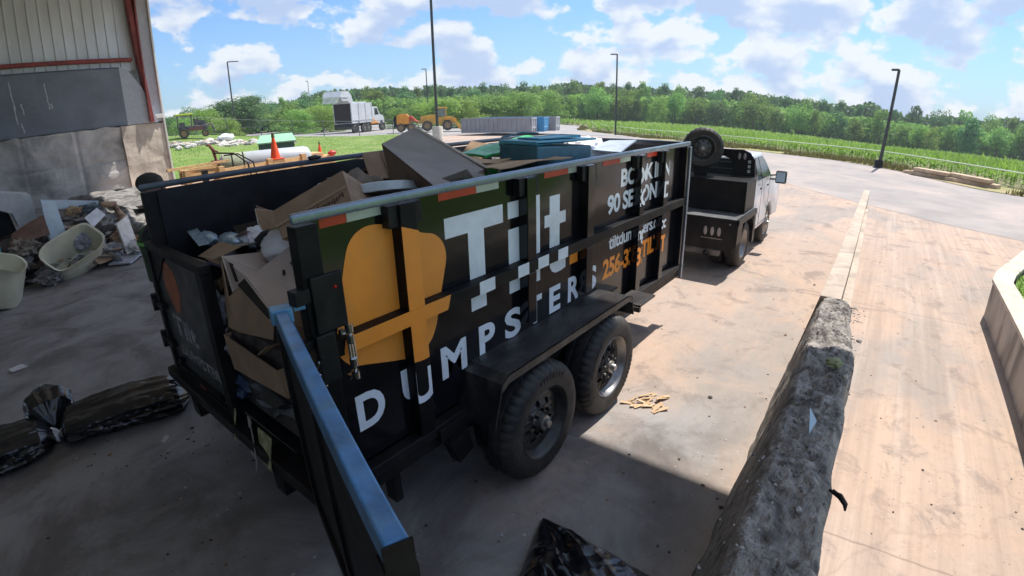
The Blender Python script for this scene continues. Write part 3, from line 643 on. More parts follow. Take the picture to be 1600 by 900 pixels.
# fender of tread plate
m = MB(); fp = [(.84, .58), (.92, .835), (.98, .868), (2.46, .868), (2.53, .84), (2.57, .68)]; th = .008
tread = mat('tread plate', (.016, .016, .017), .36, var=.3, dirt=(.16, .14, .12), dirts=5, dirtamt=.35, bump=.004, bs=55, stretch=(1, 2.2, 1))
for a, b in zip(fp, fp[1:]): m.slab([(a[0], -.215, a[1]), (b[0], -.215, b[1]), (b[0], D-.001, b[1]), (a[0], D-.001, a[1])], th)
for a, b in zip(fp[1:], fp[2:-1]): m.slab([(a[0], -.215, a[1]), (a[0], -.215, a[1]-.05), (b[0], -.215, b[1]-.05), (b[0], -.215, b[1])], th)
rg = random.Random(9)
for i in range(38):                                              # raised diamonds along the edge
    for j in range(8):
        x = 1.0+i*.038+(.019 if j % 2 else 0); y = -.19+j*.032; s_ = 1 if (i+j) % 2 else -1
        m.add([(x-.010, y-.003*s_, .8715), (x, y-.006, .8725), (x+.010, y+.003*s_, .8715), (x, y+.006, .8725)], [[0, 1, 2, 3]])
fend = T(m, 'fender', tread, recalc=False)
m = MB(); m.box(2.68, 2.98, -.22, .0, .70, .715); m.box(2.66, 2.69, -.22, .0, .66, .70); m.box(2.70, 2.96, -.18, -.02, .69, .70); T(m, 'step', tread)
# wheels
tyre_mesh = None
def make_wheel(bright):  # bright: front wheel's sunlit look put into paler rim and nuts
    wr = bpy.data.objects.new('wheel', None); COL.objects.link(wr); wr.parent = TR
    m = MB(); Rr = .392; w_ = .118
    prof = [(.232, -w_+.015), (.245, -w_-.004), (.30, -w_-.012), (.345, -w_-.006), (.372, -w_+.014), (.386, -w_+.034), (Rr, -w_+.052), (Rr, -.052), (Rr-.009, -.049), (Rr-.009, -.040), (Rr, -.037), (Rr+.001, -.006), (Rr-.009, -.003), (Rr-.009, .006), (Rr+.001, .009)]
    prof += [(r_, -a) for r_, a in prof[:9][::-1]]
    NS = 168; vs = []; fs = []; Lp = len(prof)
    for k in range(NS):
        t = 2*math.pi*k/NS
        for i, (r_, a) in enumerate(prof):
            if abs(a) > .045 and r_ > .37 and k % 4 == 0: r_ = r_-.009
            if r_ > .385 and abs(a) < .04 and k % 4 == 2 and i % 2 == 0: r_ -= .004
            vs.append((r_*math.cos(t), a, r_*math.sin(t)))
    for k in range(NS):
        for i in range(Lp-1): fs.append([k*Lp+i, k*Lp+i+1, ((k+1) % NS)*Lp+i+1, ((k+1) % NS)*Lp+i])
    m.add(vs, fs)
    for c0 in (1.0, 4.1):
        for j, ch in enumerate('ROAD STAR'[0:0] or range(8)):
            t = c0+j*.105
            for k in range(3):
                q = t+k*.022; m.box(-.004, .004, -.0015, .0015, -.016, .016, X=Matrix.Translation((.315*math.cos(q), -w_-.0125, .315*math.sin(q))) @ Matrix.Rotation(-(q-math.pi/2), 4, 'Y'))
    m.build('tyre', rubber, wr, smooth=35)
    m = MB(); rm = [(.236, -w_+.012), (.240, -w_+.004), (.236, -w_-.002), (.228, -w_+.006), (.222, -w_+.03), (.205, -w_+.05), (.198, -w_+.075)]
    m.lathe(rm, (0, 0, 0), n=64); m.lathe([(.230, .11), (.198, .05), (.198, -.04)], (0, 0, 0), n=48)
    rim = m.build('rim', rimc if bright else rimb, wr, smooth=35)
    holes = [circ(.135*math.cos(t), .135*math.sin(t), .021, 16, .021) for t in [2*math.pi*k/8+.2 for k in range(8)]]
    dm = curve_mesh(splines=[circ(0, 0, .199, 64)]+holes+[circ(0, 0, .035, 20)], extrude=.004)
    for v in dm.vertices:
        x, z, y = v.co; r_ = math.hypot(x, z); v.co = Vector((x, y-w_+.062-.03*math.exp(-((r_-.10)/.035)**2), z))
    dm.materials.append(rimb); do = bpy.data.objects.new('rim_disc', dm); COL.objects.link(do); do.parent = rim
    m = MB(); m.lathe([(0, -w_-.03), (.022, -w_-.03), (.026, -w_-.022), (.028, -w_+.0), (.045, -w_+.004), (.05, -w_+.045), (.062, -w_+.06)], (0, 0, 0), n=28)
    m.build('hub', hubm, wr, smooth=30)
    m = MB()
    for k in range(8):
        t = 2*math.pi*k/8; m.lathe([(0, -w_+.012), (.009, -w_+.012), (.011, -w_+.04)], (.083*math.cos(t), 0, .083*math.sin(t)), n=6)
    m.build('lug_nut', hubm if bright else blackmatt, wr)
    return wr
w1 = make_wheel(False); w1.location = (1.297, -.125, .392); w2 = make_wheel(True); w2.location = (2.177, -.125, .392); w2.rotation_euler = (0, 1.9, 0)
for q, xx in ((w1, 1.297), (w2, 2.177)):
    c = copy_tree(q, TR); c.location = (xx, W+.125, .392); c.rotation_euler = (0, 0, math.pi)
fo = fend.copy(); COL.objects.link(fo); fo.location = (3.42, W, 0); fo.rotation_euler = (0, 0, math.pi); fo.location = (1.7*2, W+.0, 0)
# decals -------------------------------------------------------------
def decal(me, m, name, keep=(1, 4, 5), y=0.0, lab=None):
    """lay a flat shape (x,z) on the side: on panel, rail and post faces, each at its own depth"""
    bm = bmesh.new(); bm.from_mesh(me)
    for v in bm.verts: v.co = Vector((v.co.x, 0, v.co.y))
    cuts = [((c, 0, 0), (1, 0, 0)) for p in POSTS for c in p]+[((0, 0, c), (0, 0, 1)) for c in (ZM0, ZM1)]
    for co, no in cuts: bmesh.ops.bisect_plane(bm, geom=bm.verts[:]+bm.edges[:]+bm.faces[:], plane_co=co, plane_no=no)
    mb = MB()
    for f in bm.faces:
        if f.calc_area() < 1e-7: continue
        c = f.calc_center_median(); dep = D-.0015
        if ZM0 < c.z < ZM1: dep = -.0015
        else:
            for i, (a, b) in enumerate(POSTS):
                if a < c.x < b: dep = -.0005 if i in keep else None
        if dep is None: continue
        mb.add([(v.co.x, dep, v.co.z) for v in f.verts], [list(range(len(f.verts)))])
    bm.free(); bpy.data.meshes.remove(me)
    return T(mb, name, m, recalc=False, label=lab)
logo = [(.135, 1.30), (.18, 1.43), (.21, 1.56), (.255, 1.70), (.29, 1.75), (.33, 1.775), (.39, 1.787), (.48, 1.772), (.60, 1.73), (.69, 1.69), (.76, 1.67), (.81, 1.63), (.835, 1.58), (.838, 1.52), (.815, 1.44), (.78, 1.33), (.76, 1.275), (.745, 1.21), (.72, 1.155), (.685, 1.11), (.61, 1.075), (.50, 1.085), (.30, 1.145), (.22, 1.17), (.18, 1.20), (.15, 1.245)]
decal(curve_mesh(splines=[smooth_poly(logo, 3)]), oranged, 'logo_shape', lab='orange rounded logo panel')
Tm = [(.84, 1.622), (1.01, 1.622), (1.01, 1.165), (1.14, 1.165), (1.14, 1.622), (1.31, 1.622), (1.31, 1.728), (.84, 1.728)]
tt = [(1.79, 1.70), (1.79, 1.582), (1.732, 1.582), (1.732, 1.502), (1.79, 1.502), (1.79, 1.27), (1.795, 1.22), (1.82, 1.185), (1.865, 1.165), (1.93, 1.165), (1.99, 1.175), (1.99, 1.25), (1.935, 1.245), (1.91, 1.26), (1.91, 1.502), (1.985, 1.502), (1.985, 1.582), (1.91, 1.582), (1.91, 1.70)]
decal(curve_mesh(splines=[Tm, [(1.355, 1.63), (1.465, 1.63), (1.465, 1.728), (1.355, 1.728)], [(1.355, 1.165), (1.465, 1.165), (1.465, 1.567), (1.355, 1.567)], [(1.562, 1.165), (1.68, 1.165), (1.68, 1.73), (1.562, 1.73)], tt]), whited, 'company_lettering', lab='large white lettering Tilt')
decal(curve_mesh(splines=[[(2.045, 1.175), (2.155, 1.175), (2.155, 1.268), (2.045, 1.268)]]), orangeb, 'orange_square')
chs = 0
for ch, a, b, z0, z1 in (('D', .19, .355, .822, 1.015), ('U', .47, .63, .838, 1.028), ('M', .75, .95, .845, 1.038), ('P', 1.06, 1.205, .858, 1.052), ('S', 1.30, 1.465, .868, 1.062), ('T', 1.545, 1.70, .875, 1.068), ('E', 1.79, 1.93, .88, 1.072), ('R', 2.03, 2.19, .885, 1.076), ('S', 2.29, 2.45, .885, 1.08)):
    decal(fit(curve_mesh(ch, offset=.035), a, b, z0, z1), whited, 'letter')
def words(s, x0, x1, z0, z1, m, off=.034, name='lettering'):
    decal(fit(curve_mesh(s, offset=off, spacing=.92), x0, x1, z0, z1), m, name)
words('BOOK IN', 2.81, 3.70, 1.625, 1.772, whited); words('90 SECONDS', 2.59, 3.83, 1.432, 1.588, whited)
words('tiltdumpsters.co', 2.64, 3.70, 1.105, 1.262, whited, .024); words('256-333-TILT', 2.55, 3.70, .91, 1.08, orangeb)
# reflective tape under the top rail
for x0 in (.145, .81, 1.73, 2.50, 3.30):
    x1 = x0+.13 if x0 < .5 else x0+.28; x2 = .47 if x0 < .5 else x1+.19
    for a, b, mm in ((x0, x1, redt), (x1+.002, min(x2, x1+.2), whitet)):
        me = curve_mesh(splines=[[(a, 1.822), (b, 1.822), (b, 1.862), (a, 1.862)]]); decal(me, mm, 'reflective_tape', keep=())
# rear post hardware on the near side: plate, red marker, turnbuckle
m = MB(); m.box(.02, .165, -.02, .0, 1.42, 1.66, bev=.006); m.box(.00, .09, -.03, .0, 1.20, 1.42, bev=.006); m.box(-.05, .02, -.01, .05, 1.56, 1.62, bev=.004); m.box(-.06, .02, 0, .05, 1.36, 1.40, bev=.004); T(m, 'latch_plate', blackmatt)
m = MB(); m.lathe([(0, -.027), (.006, -.026), (.008, -.02)], (.125, 0, 1.60), n=16); T(m, 'marker_light', mat('red lens', (.5, .01, .01), .2), smooth=True)
m = MB(); m.tube([(.155, -.03, 1.41), (.155, -.03, 1.20)], .007, 8); m.tube([(.143, -.03, 1.36), (.143, -.03, 1.25)], .006, 8); m.tube([(.167, -.03, 1.36), (.167, -.03, 1.25)], .006, 8)
for z in (1.41, 1.36, 1.25, 1.19): m.lathe([(0, -.02), (.018, -.018), (.018, .018), (0, .02)], (.155, -.03, z), axis='z', n=10)
m.box(.12, .17, -.02, .0, 1.385, 1.405); m.box(.13, .17, -.02, 0, 1.17, 1.19); T(m, 'turnbuckle', chrome, smooth=True)
m = MB(); rg = random.Random(2)
for k in range(7): m.lathe([(.010, -.004), (.016, 0), (.010, .004), (.007, 0)], (-.01+.02*rg.random(), -.02, 1.33-k*.028), axis='y' if k % 2 else 'x', n=12, close=True)
T(m, 'chain', chrome, smooth=True)
# left rear door, shut
dl = bpy.data.objects.new('rear_door', None); COL.objects.link(dl); dl.parent = TR; dl.location = (0, W, 0); dl['label'] = 'shut rear door with faded orange logo'
def box_yz(mb, y0, y1, z0, z1, x0, x1, **k): return mb.box(x0, x1, y0, y1, z0, z1, **k)
m = MB(); m.box(-.02, .0, -1.02, -.03, .60, 1.50); m.build('door_panel', mat('grey black paint', (.065, .067, .066), .35, var=.3, dirt=(.09, .085, .08), dirts=2, dirtamt=.4), dl)
m = MB(); m.box(-.045, .02, -1.04, -.0, 1.49, 1.54, bev=.005); m.box(-.045, .02, -1.04, -.0, .57, .62, bev=.005); m.box(-.046, .02, -.06, .0, .622, 1.488); m.box(-.046, .02, -1.04, -.96, .622, 1.488); m.prism([(-.36, 1.49), (-.06, 1.49), (-.06, 1.25)], -.03, -.018, 'x'); m.build('door_frame', blackmatt, dl)
m = MB()
for z in (1.10, .82): m.box(-.07, .03, .0, .05, z-.03, z+.03, bev=.005); m.tube([(-.05, .045, z-.06), (-.05, .045, z+.06)], .024, 12); m.box(-.06, -.02, -.14, .0, z-.02, z+.02)
m.build('hinge', blackmatt, dl, smooth=30)
xx = -.0215
def door_decal(me, m, name):
    for v in me.vertices: v.co = Vector((xx, v.co.x, v.co.y))
    me.materials.append(m); o = bpy.data.objects.new(name, me); COL.objects.link(o); o.parent = dl
door_decal(curve_mesh(splines=[[(-.27, 1.46), (-.46, 1.40), (-.50, 1.26), (-.42, 1.12), (-.33, 1.10), (-.20, 1.26)]]), faded, 'faded_logo')
me = fit(curve_mesh('Tilt', offset=.03), .20, .62, .92, 1.07)
for v in me.vertices: v.co.x = -v.co.x
door_decal(me, fadedw, 'faded_lettering'); me = fit(curve_mesh('DUMPSTERS', offset=.02), .22, .95, .77, .85)
for v in me.vertices: v.co.x = -v.co.x
door_decal(me, fadedw, 'faded_lettering')
m = MB(); m.box(-.05, -.022, -.22, -.16, .70, .73); m.box(-.05, -.022, -.90, -.10, .66, .68); m.build('latch_bar', blackmatt, dl)
m = MB(); m.box(-.05, .0, -.62, -.52, .635, .655); m.build('rear_reflector', mat('dim red lens', (.20, .01, .02), .3), dl)
# tail bed edge and bolt strip
m = MB(); m.box(-.10, .02, -.02, W+.02, ZB-.10, ZB-.025, bev=.006); T(m, 'tail_beam', blackmatt)
# right rear door, swung open towards the viewer; its top tube is coloured with the sky's reflection
dr = bpy.data.objects.new('rear_door', None); COL.objects.link(dr); dr.parent = TR; dr.location = (-.085, .06, 0); ang = math.atan2(-1.24, -.455); dr.rotation_euler = (0, 0, ang); dr['label'] = 'open rear door with a blue top bar'
LD = 1.315
m = MB(); m.box(0.0, LD, -.025, .025, 1.475, 1.552, bev=.006); o = m.build('top_bar', skysteel, dr); o['label'] = 'scuffed blue top bar'
m = MB(); m.box(-.03, .035, -.042, .044, 1.50, 1.562, bev=.006); m.box(-.015, .015, .05, .14, 1.535, 1.552, bev=.003); m.build('end_cap', mat('pale sky tinted steel', (.13, .33, .52), .35, var=.1), dr)  # end cap carries the same sky reflection as base colour
m = MB(); m.lathe([(.012, -.006), (.026, -.006), (.026, .006), (.012, .006)], (0, .15, 1.543), axis='z', n=20, close=True); m.build('ring_tab', mat('pale sky tinted steel', (.1, .3, .5), .35), dr, smooth=35)
m = MB(); m.box(LD+.001, LD+.008, -.03, .03, 1.465, 1.55); m.build('end_plate', blackmatt, dr)
m = MB(); m.box(.02, LD-.02, -.012, .004, .62, 1.474); m.build('door_panel', blackmatt, dr)
m = MB(); m.box(0, LD, -.03, .035, .58, .64, bev=.004); m.box(0, .06, -.03, .035, .642, 1.473); m.box(LD-.06, LD, -.03, .035, .642, 1.473); m.box(.6, .66, -.025, -.012, .642, 1.473); m.build('door_frame', blackmatt, dr)
m = MB(); m.box(LD-.1, LD+.05, -.03, .03, 1.25, 1.32, bev=.01); m.tube([(LD+.02, .0, 1.1), (LD+.02, 0, 1.38)], .02, 10); m.build('latch', skysteel, dr)
# ------------------------------------------------------------------ the load in the trailer
def obj1(mb, name, m, label, cat, group=None, smooth=False, recalc=True):
    return tag(mb.build(name, m, smooth=smooth, recalc=recalc), label, cat, group)
def obox(O, A, B, C_):
    """box from a corner and three edge vectors"""
    O, A, B, C_ = (Vector(q) for q in (O, A, B, C_)); v = [O, O+A, O+A+B, O+B, O+C_, O+A+C_, O+A+B+C_, O+B+C_]
    return v, [[0, 3, 2, 1], [4, 5, 6, 7], [0, 1, 5, 4], [1, 2, 6, 5], [2, 3, 7, 6], [3, 0, 4, 7]]
# large flat carton
bc = thing('cardboard_box', 'largest carton, grey brown, leaning high out of the middle of the load', 'box', (1.2, .7, 1.6), group=None)
iv = Matrix.Translation((-1.2, -.7, -1.6))
A0, A1, A2, A3 = Vector((1.22, 1.0, 2.055)), Vector((1.62, 1.12, 2.135)), Vector((1.77, .60, 1.845)), Vector((.88, .13, 1.865))
m = MB(); dn = Vector((.05, -.02, -.34))
m.add([A0, A1, A2, A3], [[0, 1, 2, 3]]); m.add([p+dn for p in (A0, A1, A2, A3)], [[3, 2, 1, 0]])
o = m.build('lid_panel', kraftg, bc, recalc=False); o.matrix_parent_inverse = iv
m = MB()
for a, b in ((A3, A0), (A0, A1), (A1, A2), (A2, A3)): m.add([a-Vector((0, 0, .003)), b-Vector((0, 0, .003)), b+dn, a+dn], [[0, 1, 2, 3]])
o = m.build('side_panel', mat('brown board side', (.20, .13, .09), .85, var=.15, vs_=4), bc, recalc=False); o.matrix_parent_inverse = iv
m = MB(); m.tube([A1, A2+Vector((.02, 0, .01))], .012, 6); m.slab([A1+Vector((.01, 0, 0)), A2+Vector((.03, 0, 0)), A2+Vector((.10, .02, -.05)), A1+Vector((.07, .03, -.04))], .006); o = m.build('torn_edge', edgem, bc); o.matrix_parent_inverse = iv  # pale strip stands for the carton's sunlit edge
m = MB(); m.slab([(1.02, .25, 1.90), (1.10, .14, 1.945), (1.16, .12, 1.89), (1.10, .22, 1.86)], .004); m.slab([(1.10, .14, 1.945), (1.22, .12, 1.90), (1.16, .12, 1.86)], .004); o = m.build('box_flap', kraftg, bc); o.matrix_parent_inverse = iv
# printed carton
pb = thing('cardboard_box', 'long kraft carton with brown printing, tilted behind the near rail', 'box', (.5, .6, 1.6)); iv = Matrix.Translation((-.5, -.6, -1.6))
T0, T1, B0, B1 = Vector((.635, .60, 1.97)), Vector((.36, .90, 1.775)), Vector((.54, .40, 1.82)), Vector((.30, .72, 1.655))
bk = Vector((.36, .16, -.20))
m = MB(); m.add([T0, T1, B1, B0], [[0, 1, 2, 3]]); m.add([T0+bk, T1+bk, B1+bk, B0+bk], [[3, 2, 1, 0]])
for a, b in ((T0, T1), (T1, B1), (B1, B0), (B0, T0)): m.add([a, b, b+bk, a+bk], [[0, 1, 2, 3]])
o = m.build('box_body', kraft, pb, recalc=False); o.matrix_parent_inverse = iv
ex = (T1-T0).normalized(); ey = (B0-T0).normalized(); nz = ex.cross(ey).normalized(); nz = nz if nz.dot(CAM-T0) > 0 else -nz
def onface(me, O, ex, ey, nz, m, name, parent, off=.002):
    for v in me.vertices: v.co = O+ex*v.co.x+ey*v.co.y+nz*off
    me.materials.append(m); o = bpy.data.objects.new(name, me); COL.objects.link(o); o.parent = parent; o.matrix_parent_inverse = iv; return o
me = fit(curve_mesh('Paper Mate', offset=.01), 0, .26, 0, .05)          # the print reads upside down on the tilted face
onface(me, T0+ex*.03+ey*.20, ex, -ey, nz, ink, 'box_print', pb)
me = fit(curve_mesh('HANDLE WITH CARE', offset=.0), 0, .14, 0, .02)
bpy.data.meshes.remove(me)
me = curve_mesh(splines=[[(0, 0), (.2, 0), (.2, .012), (0, .012)], [(.0, .03), (.14, .03), (.14, .036), (0, .036)]])
onface(me, T0+ex*.02+ey*.245, ex, ey, nz, mat('faint print', (.22, .14, .085), .85), 'box_print', pb)
fx = bk.normalized(); fy = ey; fn = fx.cross(fy).normalized(); fn = fn if fn.dot(CAM-T0) > 0 else -fn
me = curve_mesh(splines=[[(0, 0), (.16, 0), (.16, .05), (0, .05)], [(.004, .004), (.156, .004), (.156, .046), (.004, .046)]])
onface(me, T0+fx*.04+fy*.05, fx, fy, fn, mat('faint print', (.22, .14, .085), .85), 'box_print', pb)
m = MB(); m.slab([T1, T1+(B1-T1)*.62, T1+(B1-T1)*.55+Vector((-.05, .08, -.02)), T1+Vector((-.05, .10, .01))], .005); m.slab([T1+bk*.2+Vector((0, .01, 0)), T1+Vector((-.02, .16, .02)), T1+Vector((.04, .2, -.12)), T1+bk*.3+Vector((0, 0, -.14))], .005)
o = m.build('box_flap', kraft, pb); o.matrix_parent_inverse = iv
m = MB(); m.tube([T1+Vector((-.05, .10, .012)), T1+(B1-T1)*.3+Vector((-.055, .095, -.02)), T1+(B1-T1)*.55+Vector((-.05, .08, -.02))], .005, 6); m.tube([T1+Vector((-.05, .10, .012)), T1], .004, 6); o = m.build('torn_edge', edgem, pb); o.matrix_parent_inverse = iv
m = MB(); m.slab([T0+ex*.005+ey*.115+nz*.003, T1-ex*.005+ey*.115+nz*.003, T1-ex*.005+ey*.135+nz*.003, T0+ex*.005+ey*.135+nz*.003], .001); o = m.build('packing_tape', mat('tan tape', (.42, .30, .19), .3), pb); o.matrix_parent_inverse = iv
# clear lid, crumpled film
m = MB(); m.lathe([(0, .03), (.20, .03), (.235, .022), (.255, -.02), (.262, -.022), (.262, -.03), (.25, -.03), (.0, -.01)], (0, 0, 0), axis='z', n=40)
o = obj1(m, 'bin_lid', clear, 'round cloudy plastic lid lying behind the printed carton', 'lid', smooth=35); o.location = (.98, .72, 1.80); o.rotation_euler = (R(-14), R(8), 0)
m = MB(); m.blob((.72, .84, 1.84), (.13, .1, .06), 4, .25, 2.0, 3, creases=.2); obj1(m, 'crumpled_film', clear, 'crumpled clear film between the printed carton and the lid', 'film', smooth=True)
m = MB(); m.slab([(1.50, 1.62, 1.95), (1.68, 1.62, 1.955), (1.66, 1.50, 1.74), (1.46, 1.50, 1.76)], .006, sub=6, amp=.04, seed=3); m.slab([(1.68, 1.62, 1.95), (1.78, 1.5, 1.85), (1.72, 1.45, 1.72), (1.66, 1.50, 1.74)], .006, sub=4, amp=.03)
obj1(m, 'kraft_sheet', kraft, 'crumpled kraft board against the far side left of the largest carton', 'cardboard', smooth=True)
m = MB(); m.blob((1.3, 1.5, 1.72), (.2, .16, .11), 3, .5, 2, 8); obj1(m, 'paper_wad', mat('grey brown paper', (.28, .23, .19), .9), 'grey brown wad of paper at the foot of the kraft board', 'paper', smooth=True)
m = MB(); m.blob((1.34, 2.05, 1.925), (.06, .03, .02), 3, .2, 2, 8); obj1(m, 'black_bundle', bagb, 'black bundle lying on the far rail behind the largest carton', 'bundle', smooth=True)
# blue cart lying on its side
bn_ = thing('waste_cart', 'teal blue wheeled cart lying on its side with its lid up', 'cart', (2.62, .62, 1.66), R(-10)); bn_.scale = (.60, .62, .60); bluep = mat('teal blue cart plastic', (.035, .14, .19), .4, var=.1, bump=.002); bluel = mat('sunlit blue lid plastic', (.09, .38, .52), .4, var=.06)  # sunlight on the lid put into a brighter blue than the body
def tap(mb, x0, x1, y0, y1, z0, z1, ins, bev=.03):
    bm = bmesh.new(); bmesh.ops.create_cube(bm, size=1)
    for v in bm.verts:
        k = ins if v.co.x > 0 else 0
        v.co = Vector((x0+(x1-x0)*(v.co.x+.5), (y0+k if v.co.y < 0 else y1-k), (z0+k if v.co.z < 0 else z1-k)))
    bmesh.ops.bevel(bm, geom=bm.edges[:], offset=bev, segments=3, profile=.5, affect='EDGES'); mb.frombm(bm); return mb
m = MB(); tap(m, -.62, .5, -.36, .34, -.22, .52, .05); m.build('cart_body', bluep, bn_, smooth=40)
m = MB(); tap(m, -.60, .60, -.33, .37, .522, .575, .02, .018); tap(m, -.40, .42, -.18, .22, .577, .60, .02, .01); m.build('cart_lid', bluel, bn_, smooth=40)
m = MB(); m.tube([(-.58, .36, .50), (-.50, .40, .60), (-.1, .44, .64), (.2, .42, .62)], .014, 10); m.build('handle', bluep, bn_, smooth=True)
m = MB(); m.lathe([(0, -.03), (.10, -.03), (.12, -.02), (.12, .02), (.10, .03), (0, .03)], (.48, -.32, -.1), n=28); m.lathe([(0, -.03), (.10, -.03), (.12, -.02), (.12, .02), (.10, .03), (0, .03)], (.48, .32, -.1), n=28); m.build('wheel', rubber, bn_, smooth=35)
m = MB(); m.slab([(2.35, 1.38, 1.86), (3.1, 1.35, 1.95), (2.95, .95, 1.97), (2.30, 1.05, 1.84)], .02, sub=14, amp=.035, seed=2); m.slab([(2.42, 1.35, 1.83), (2.40, 1.02, 1.80), (2.42, 1.02, 1.60), (2.44, 1.35, 1.62)], .01, sub=6, amp=.03)
obj1(m, 'green_bag', mat('bright green plastic', (.04, .52, .12), .35, var=.25, vs_=12, bump=.01, bs=12), 'bright green plastic sack beside the blue cart', 'sack', smooth=True)
m = MB(); m.blob((3.45, .78, 1.80), (.30, .24, .155), 4, .32, 1.8, 6, creases=.15); obj1(m, 'white_bag', bagw, 'white sack behind the blue cart near the front of the load', 'sack', smooth=True)
m = MB(); m.slab([(3.25, .30, 1.86), (3.62, .32, 1.945), (3.66, .62, 1.93), (3.3, .66, 1.87)], .012, sub=4, amp=.01); obj1(m, 'foam_board', mat('pale blue board', (.45, .52, .62), .5), 'pale blue board lying on the white sack at the front of the load', 'board')
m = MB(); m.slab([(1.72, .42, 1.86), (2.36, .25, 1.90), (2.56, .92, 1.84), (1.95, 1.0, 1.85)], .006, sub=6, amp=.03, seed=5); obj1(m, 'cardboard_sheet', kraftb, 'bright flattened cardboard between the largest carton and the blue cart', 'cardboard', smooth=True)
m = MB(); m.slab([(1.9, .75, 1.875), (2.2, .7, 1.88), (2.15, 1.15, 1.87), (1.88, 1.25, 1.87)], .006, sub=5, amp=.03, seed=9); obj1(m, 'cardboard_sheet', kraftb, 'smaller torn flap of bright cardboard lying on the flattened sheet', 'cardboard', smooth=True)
m = MB(); m.slab([(2.96, 1.80, 1.93), (3.05, 1.48, 1.88), (2.80, 1.55, 1.77), (2.72, 1.75, 1.80)], .006); obj1(m, 'cardboard_sheet', kraft, 'brown carton flap standing against the far side behind the green sack', 'cardboard')
for i, (p, r_, lb) in enumerate((((2.2, 1.75, 1.74), (.16, .14, .12), 'dark grey crumpled sack in the far corner behind the largest carton'), ((2.55, 1.6, 1.72), (.17, .12, .1), 'brown crumpled sack left of the green sack'))):
    m = MB(); m.blob(p, r_, 3, .4, 2.2, 12+i); obj1(m, 'crumpled_sack', mat('grey sack %s' % 'ab'[i], ((.09, .085, .09), (.24, .18, .15))[i], .7), lb, 'sack', smooth=True)
# deeper filler of loose waste inside the box (uncountable)
m = MB(); rg = random.Random(21)
for i in range(240):
    x = rg.uniform(.2, 3.9); y = rg.uniform(.38, 1.72); z = 1.35+.30*min(1, x/1.2)+rg.uniform(-.12, .05)
    a = rg.uniform(.06, .2); T_ = Matrix.Translation((x, y, z)) @ rotm(rg.uniform(-40, 40), rg.uniform(-40, 40), rg.uniform(0, 360))
    p = [T_ @ Vector(q) for q in ((-a, -a*.7, 0), (a, -a*.7, 0), (a, a*.7, 0), (-a, a*.7, 0))]; m.slab(p, .004, rg.choice([0, 0, 1, 2, 3, 3]), sub=4, amp=a*.35, seed=i)
struct(m.build('loose_waste', [kraft, mat('dirty paper', (.40, .38, .36), .8), blackmatt, mat('grey film', (.10, .10, .105), .5)], smooth=True), 'stuff')
m = MB(); m.blob((2.1, 1.0, 1.30), (1.95, .85, .35), 4, .15, 2.5, 3); m.blob((.62, 1.15, 1.1), (.55, .75, .36), 4, .2, 2, 4); m.box(.05, 4.1, .12, 1.95, .66, 1.2, bev=.05)
struct(m.build('waste_heap', mat('dark mixed waste', (.05, .042, .038), .85, var=.4, vs_=5, dirt=(.15, .12, .10), dirts=3, dirtamt=.6, bump=.03, bs=8), smooth=True), 'stuff')
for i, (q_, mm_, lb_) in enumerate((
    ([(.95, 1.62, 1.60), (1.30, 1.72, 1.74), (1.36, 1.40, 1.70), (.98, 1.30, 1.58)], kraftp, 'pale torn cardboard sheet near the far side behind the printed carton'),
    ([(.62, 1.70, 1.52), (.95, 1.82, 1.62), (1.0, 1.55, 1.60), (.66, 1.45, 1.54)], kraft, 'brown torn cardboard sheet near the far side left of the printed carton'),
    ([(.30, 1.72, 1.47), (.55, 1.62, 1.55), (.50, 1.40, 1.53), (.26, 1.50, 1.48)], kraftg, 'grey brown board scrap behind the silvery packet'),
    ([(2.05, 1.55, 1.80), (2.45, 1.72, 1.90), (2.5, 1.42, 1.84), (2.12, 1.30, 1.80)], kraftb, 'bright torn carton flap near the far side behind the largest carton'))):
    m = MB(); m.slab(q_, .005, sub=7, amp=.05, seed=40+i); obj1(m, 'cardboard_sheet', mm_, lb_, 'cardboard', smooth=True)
m = MB(); m.blob((.55, 1.55, 1.50), (.13, .15, .07), 4, .2, 1.8, 71, creases=.2); obj1(m, 'white_bag', bagw, 'small white plastic bag by the far side behind the silvery packet', 'sack', smooth=True)
# rear of the load, seen through the open door
ob = thing('cardboard_box', 'pale pink brown carton with open flaps at the rear opening above the blue bar', 'box', (.2, .7, 1.4)); iv = Matrix.Translation((-.2, -.7, -1.4))
m = MB()
m.slab([(.10, 1.06, 1.56), (.06, .90, 1.40), (.065, .80, 1.452), (.10, .77, 1.49), (.16, .86, 1.475)], .006)
m.slab([(.10, 1.06, 1.56), (.16, .86, 1.475), (.24, .92, 1.462)], .006)
m.slab([(.16, .86, 1.475), (.10, .77, 1.49), (.03, .37, 1.40), (.20, .42, 1.44)], .006)
m.slab([(.16, .86, 1.475), (.20, .42, 1.44), (.27, .50, 1.47), (.40, .68, 1.61), (.38, .76, 1.615), (.24, .92, 1.462)], .006)
m.slab([(.105, 1.06, 1.56), (.24, .92, 1.462), (.5, .95, 1.40), (.4, 1.15, 1.50)], .006)
o = m.build('light_flaps', kraftp, ob, recalc=True); o.matrix_parent_inverse = iv
m = MB(); m.slab([(.04, .92, 1.37), (.06, .80, 1.445), (.03, .38, 1.395), (.0, .37, 1.30), (-.01, .74, 1.24), (.02, .95, 1.20)], .006); m.slab([(.04, .92, 1.37), (.02, .95, 1.20), (.10, 1.02, 1.2), (.09, 1.05, 1.54)], .006); m.slab([(.20, .42, 1.43), (.03, .37, 1.40), (.02, .36, 1.2), (.3, .36, 1.2)], .006)
o = m.build('box_walls', kraft, ob); o.matrix_parent_inverse = iv
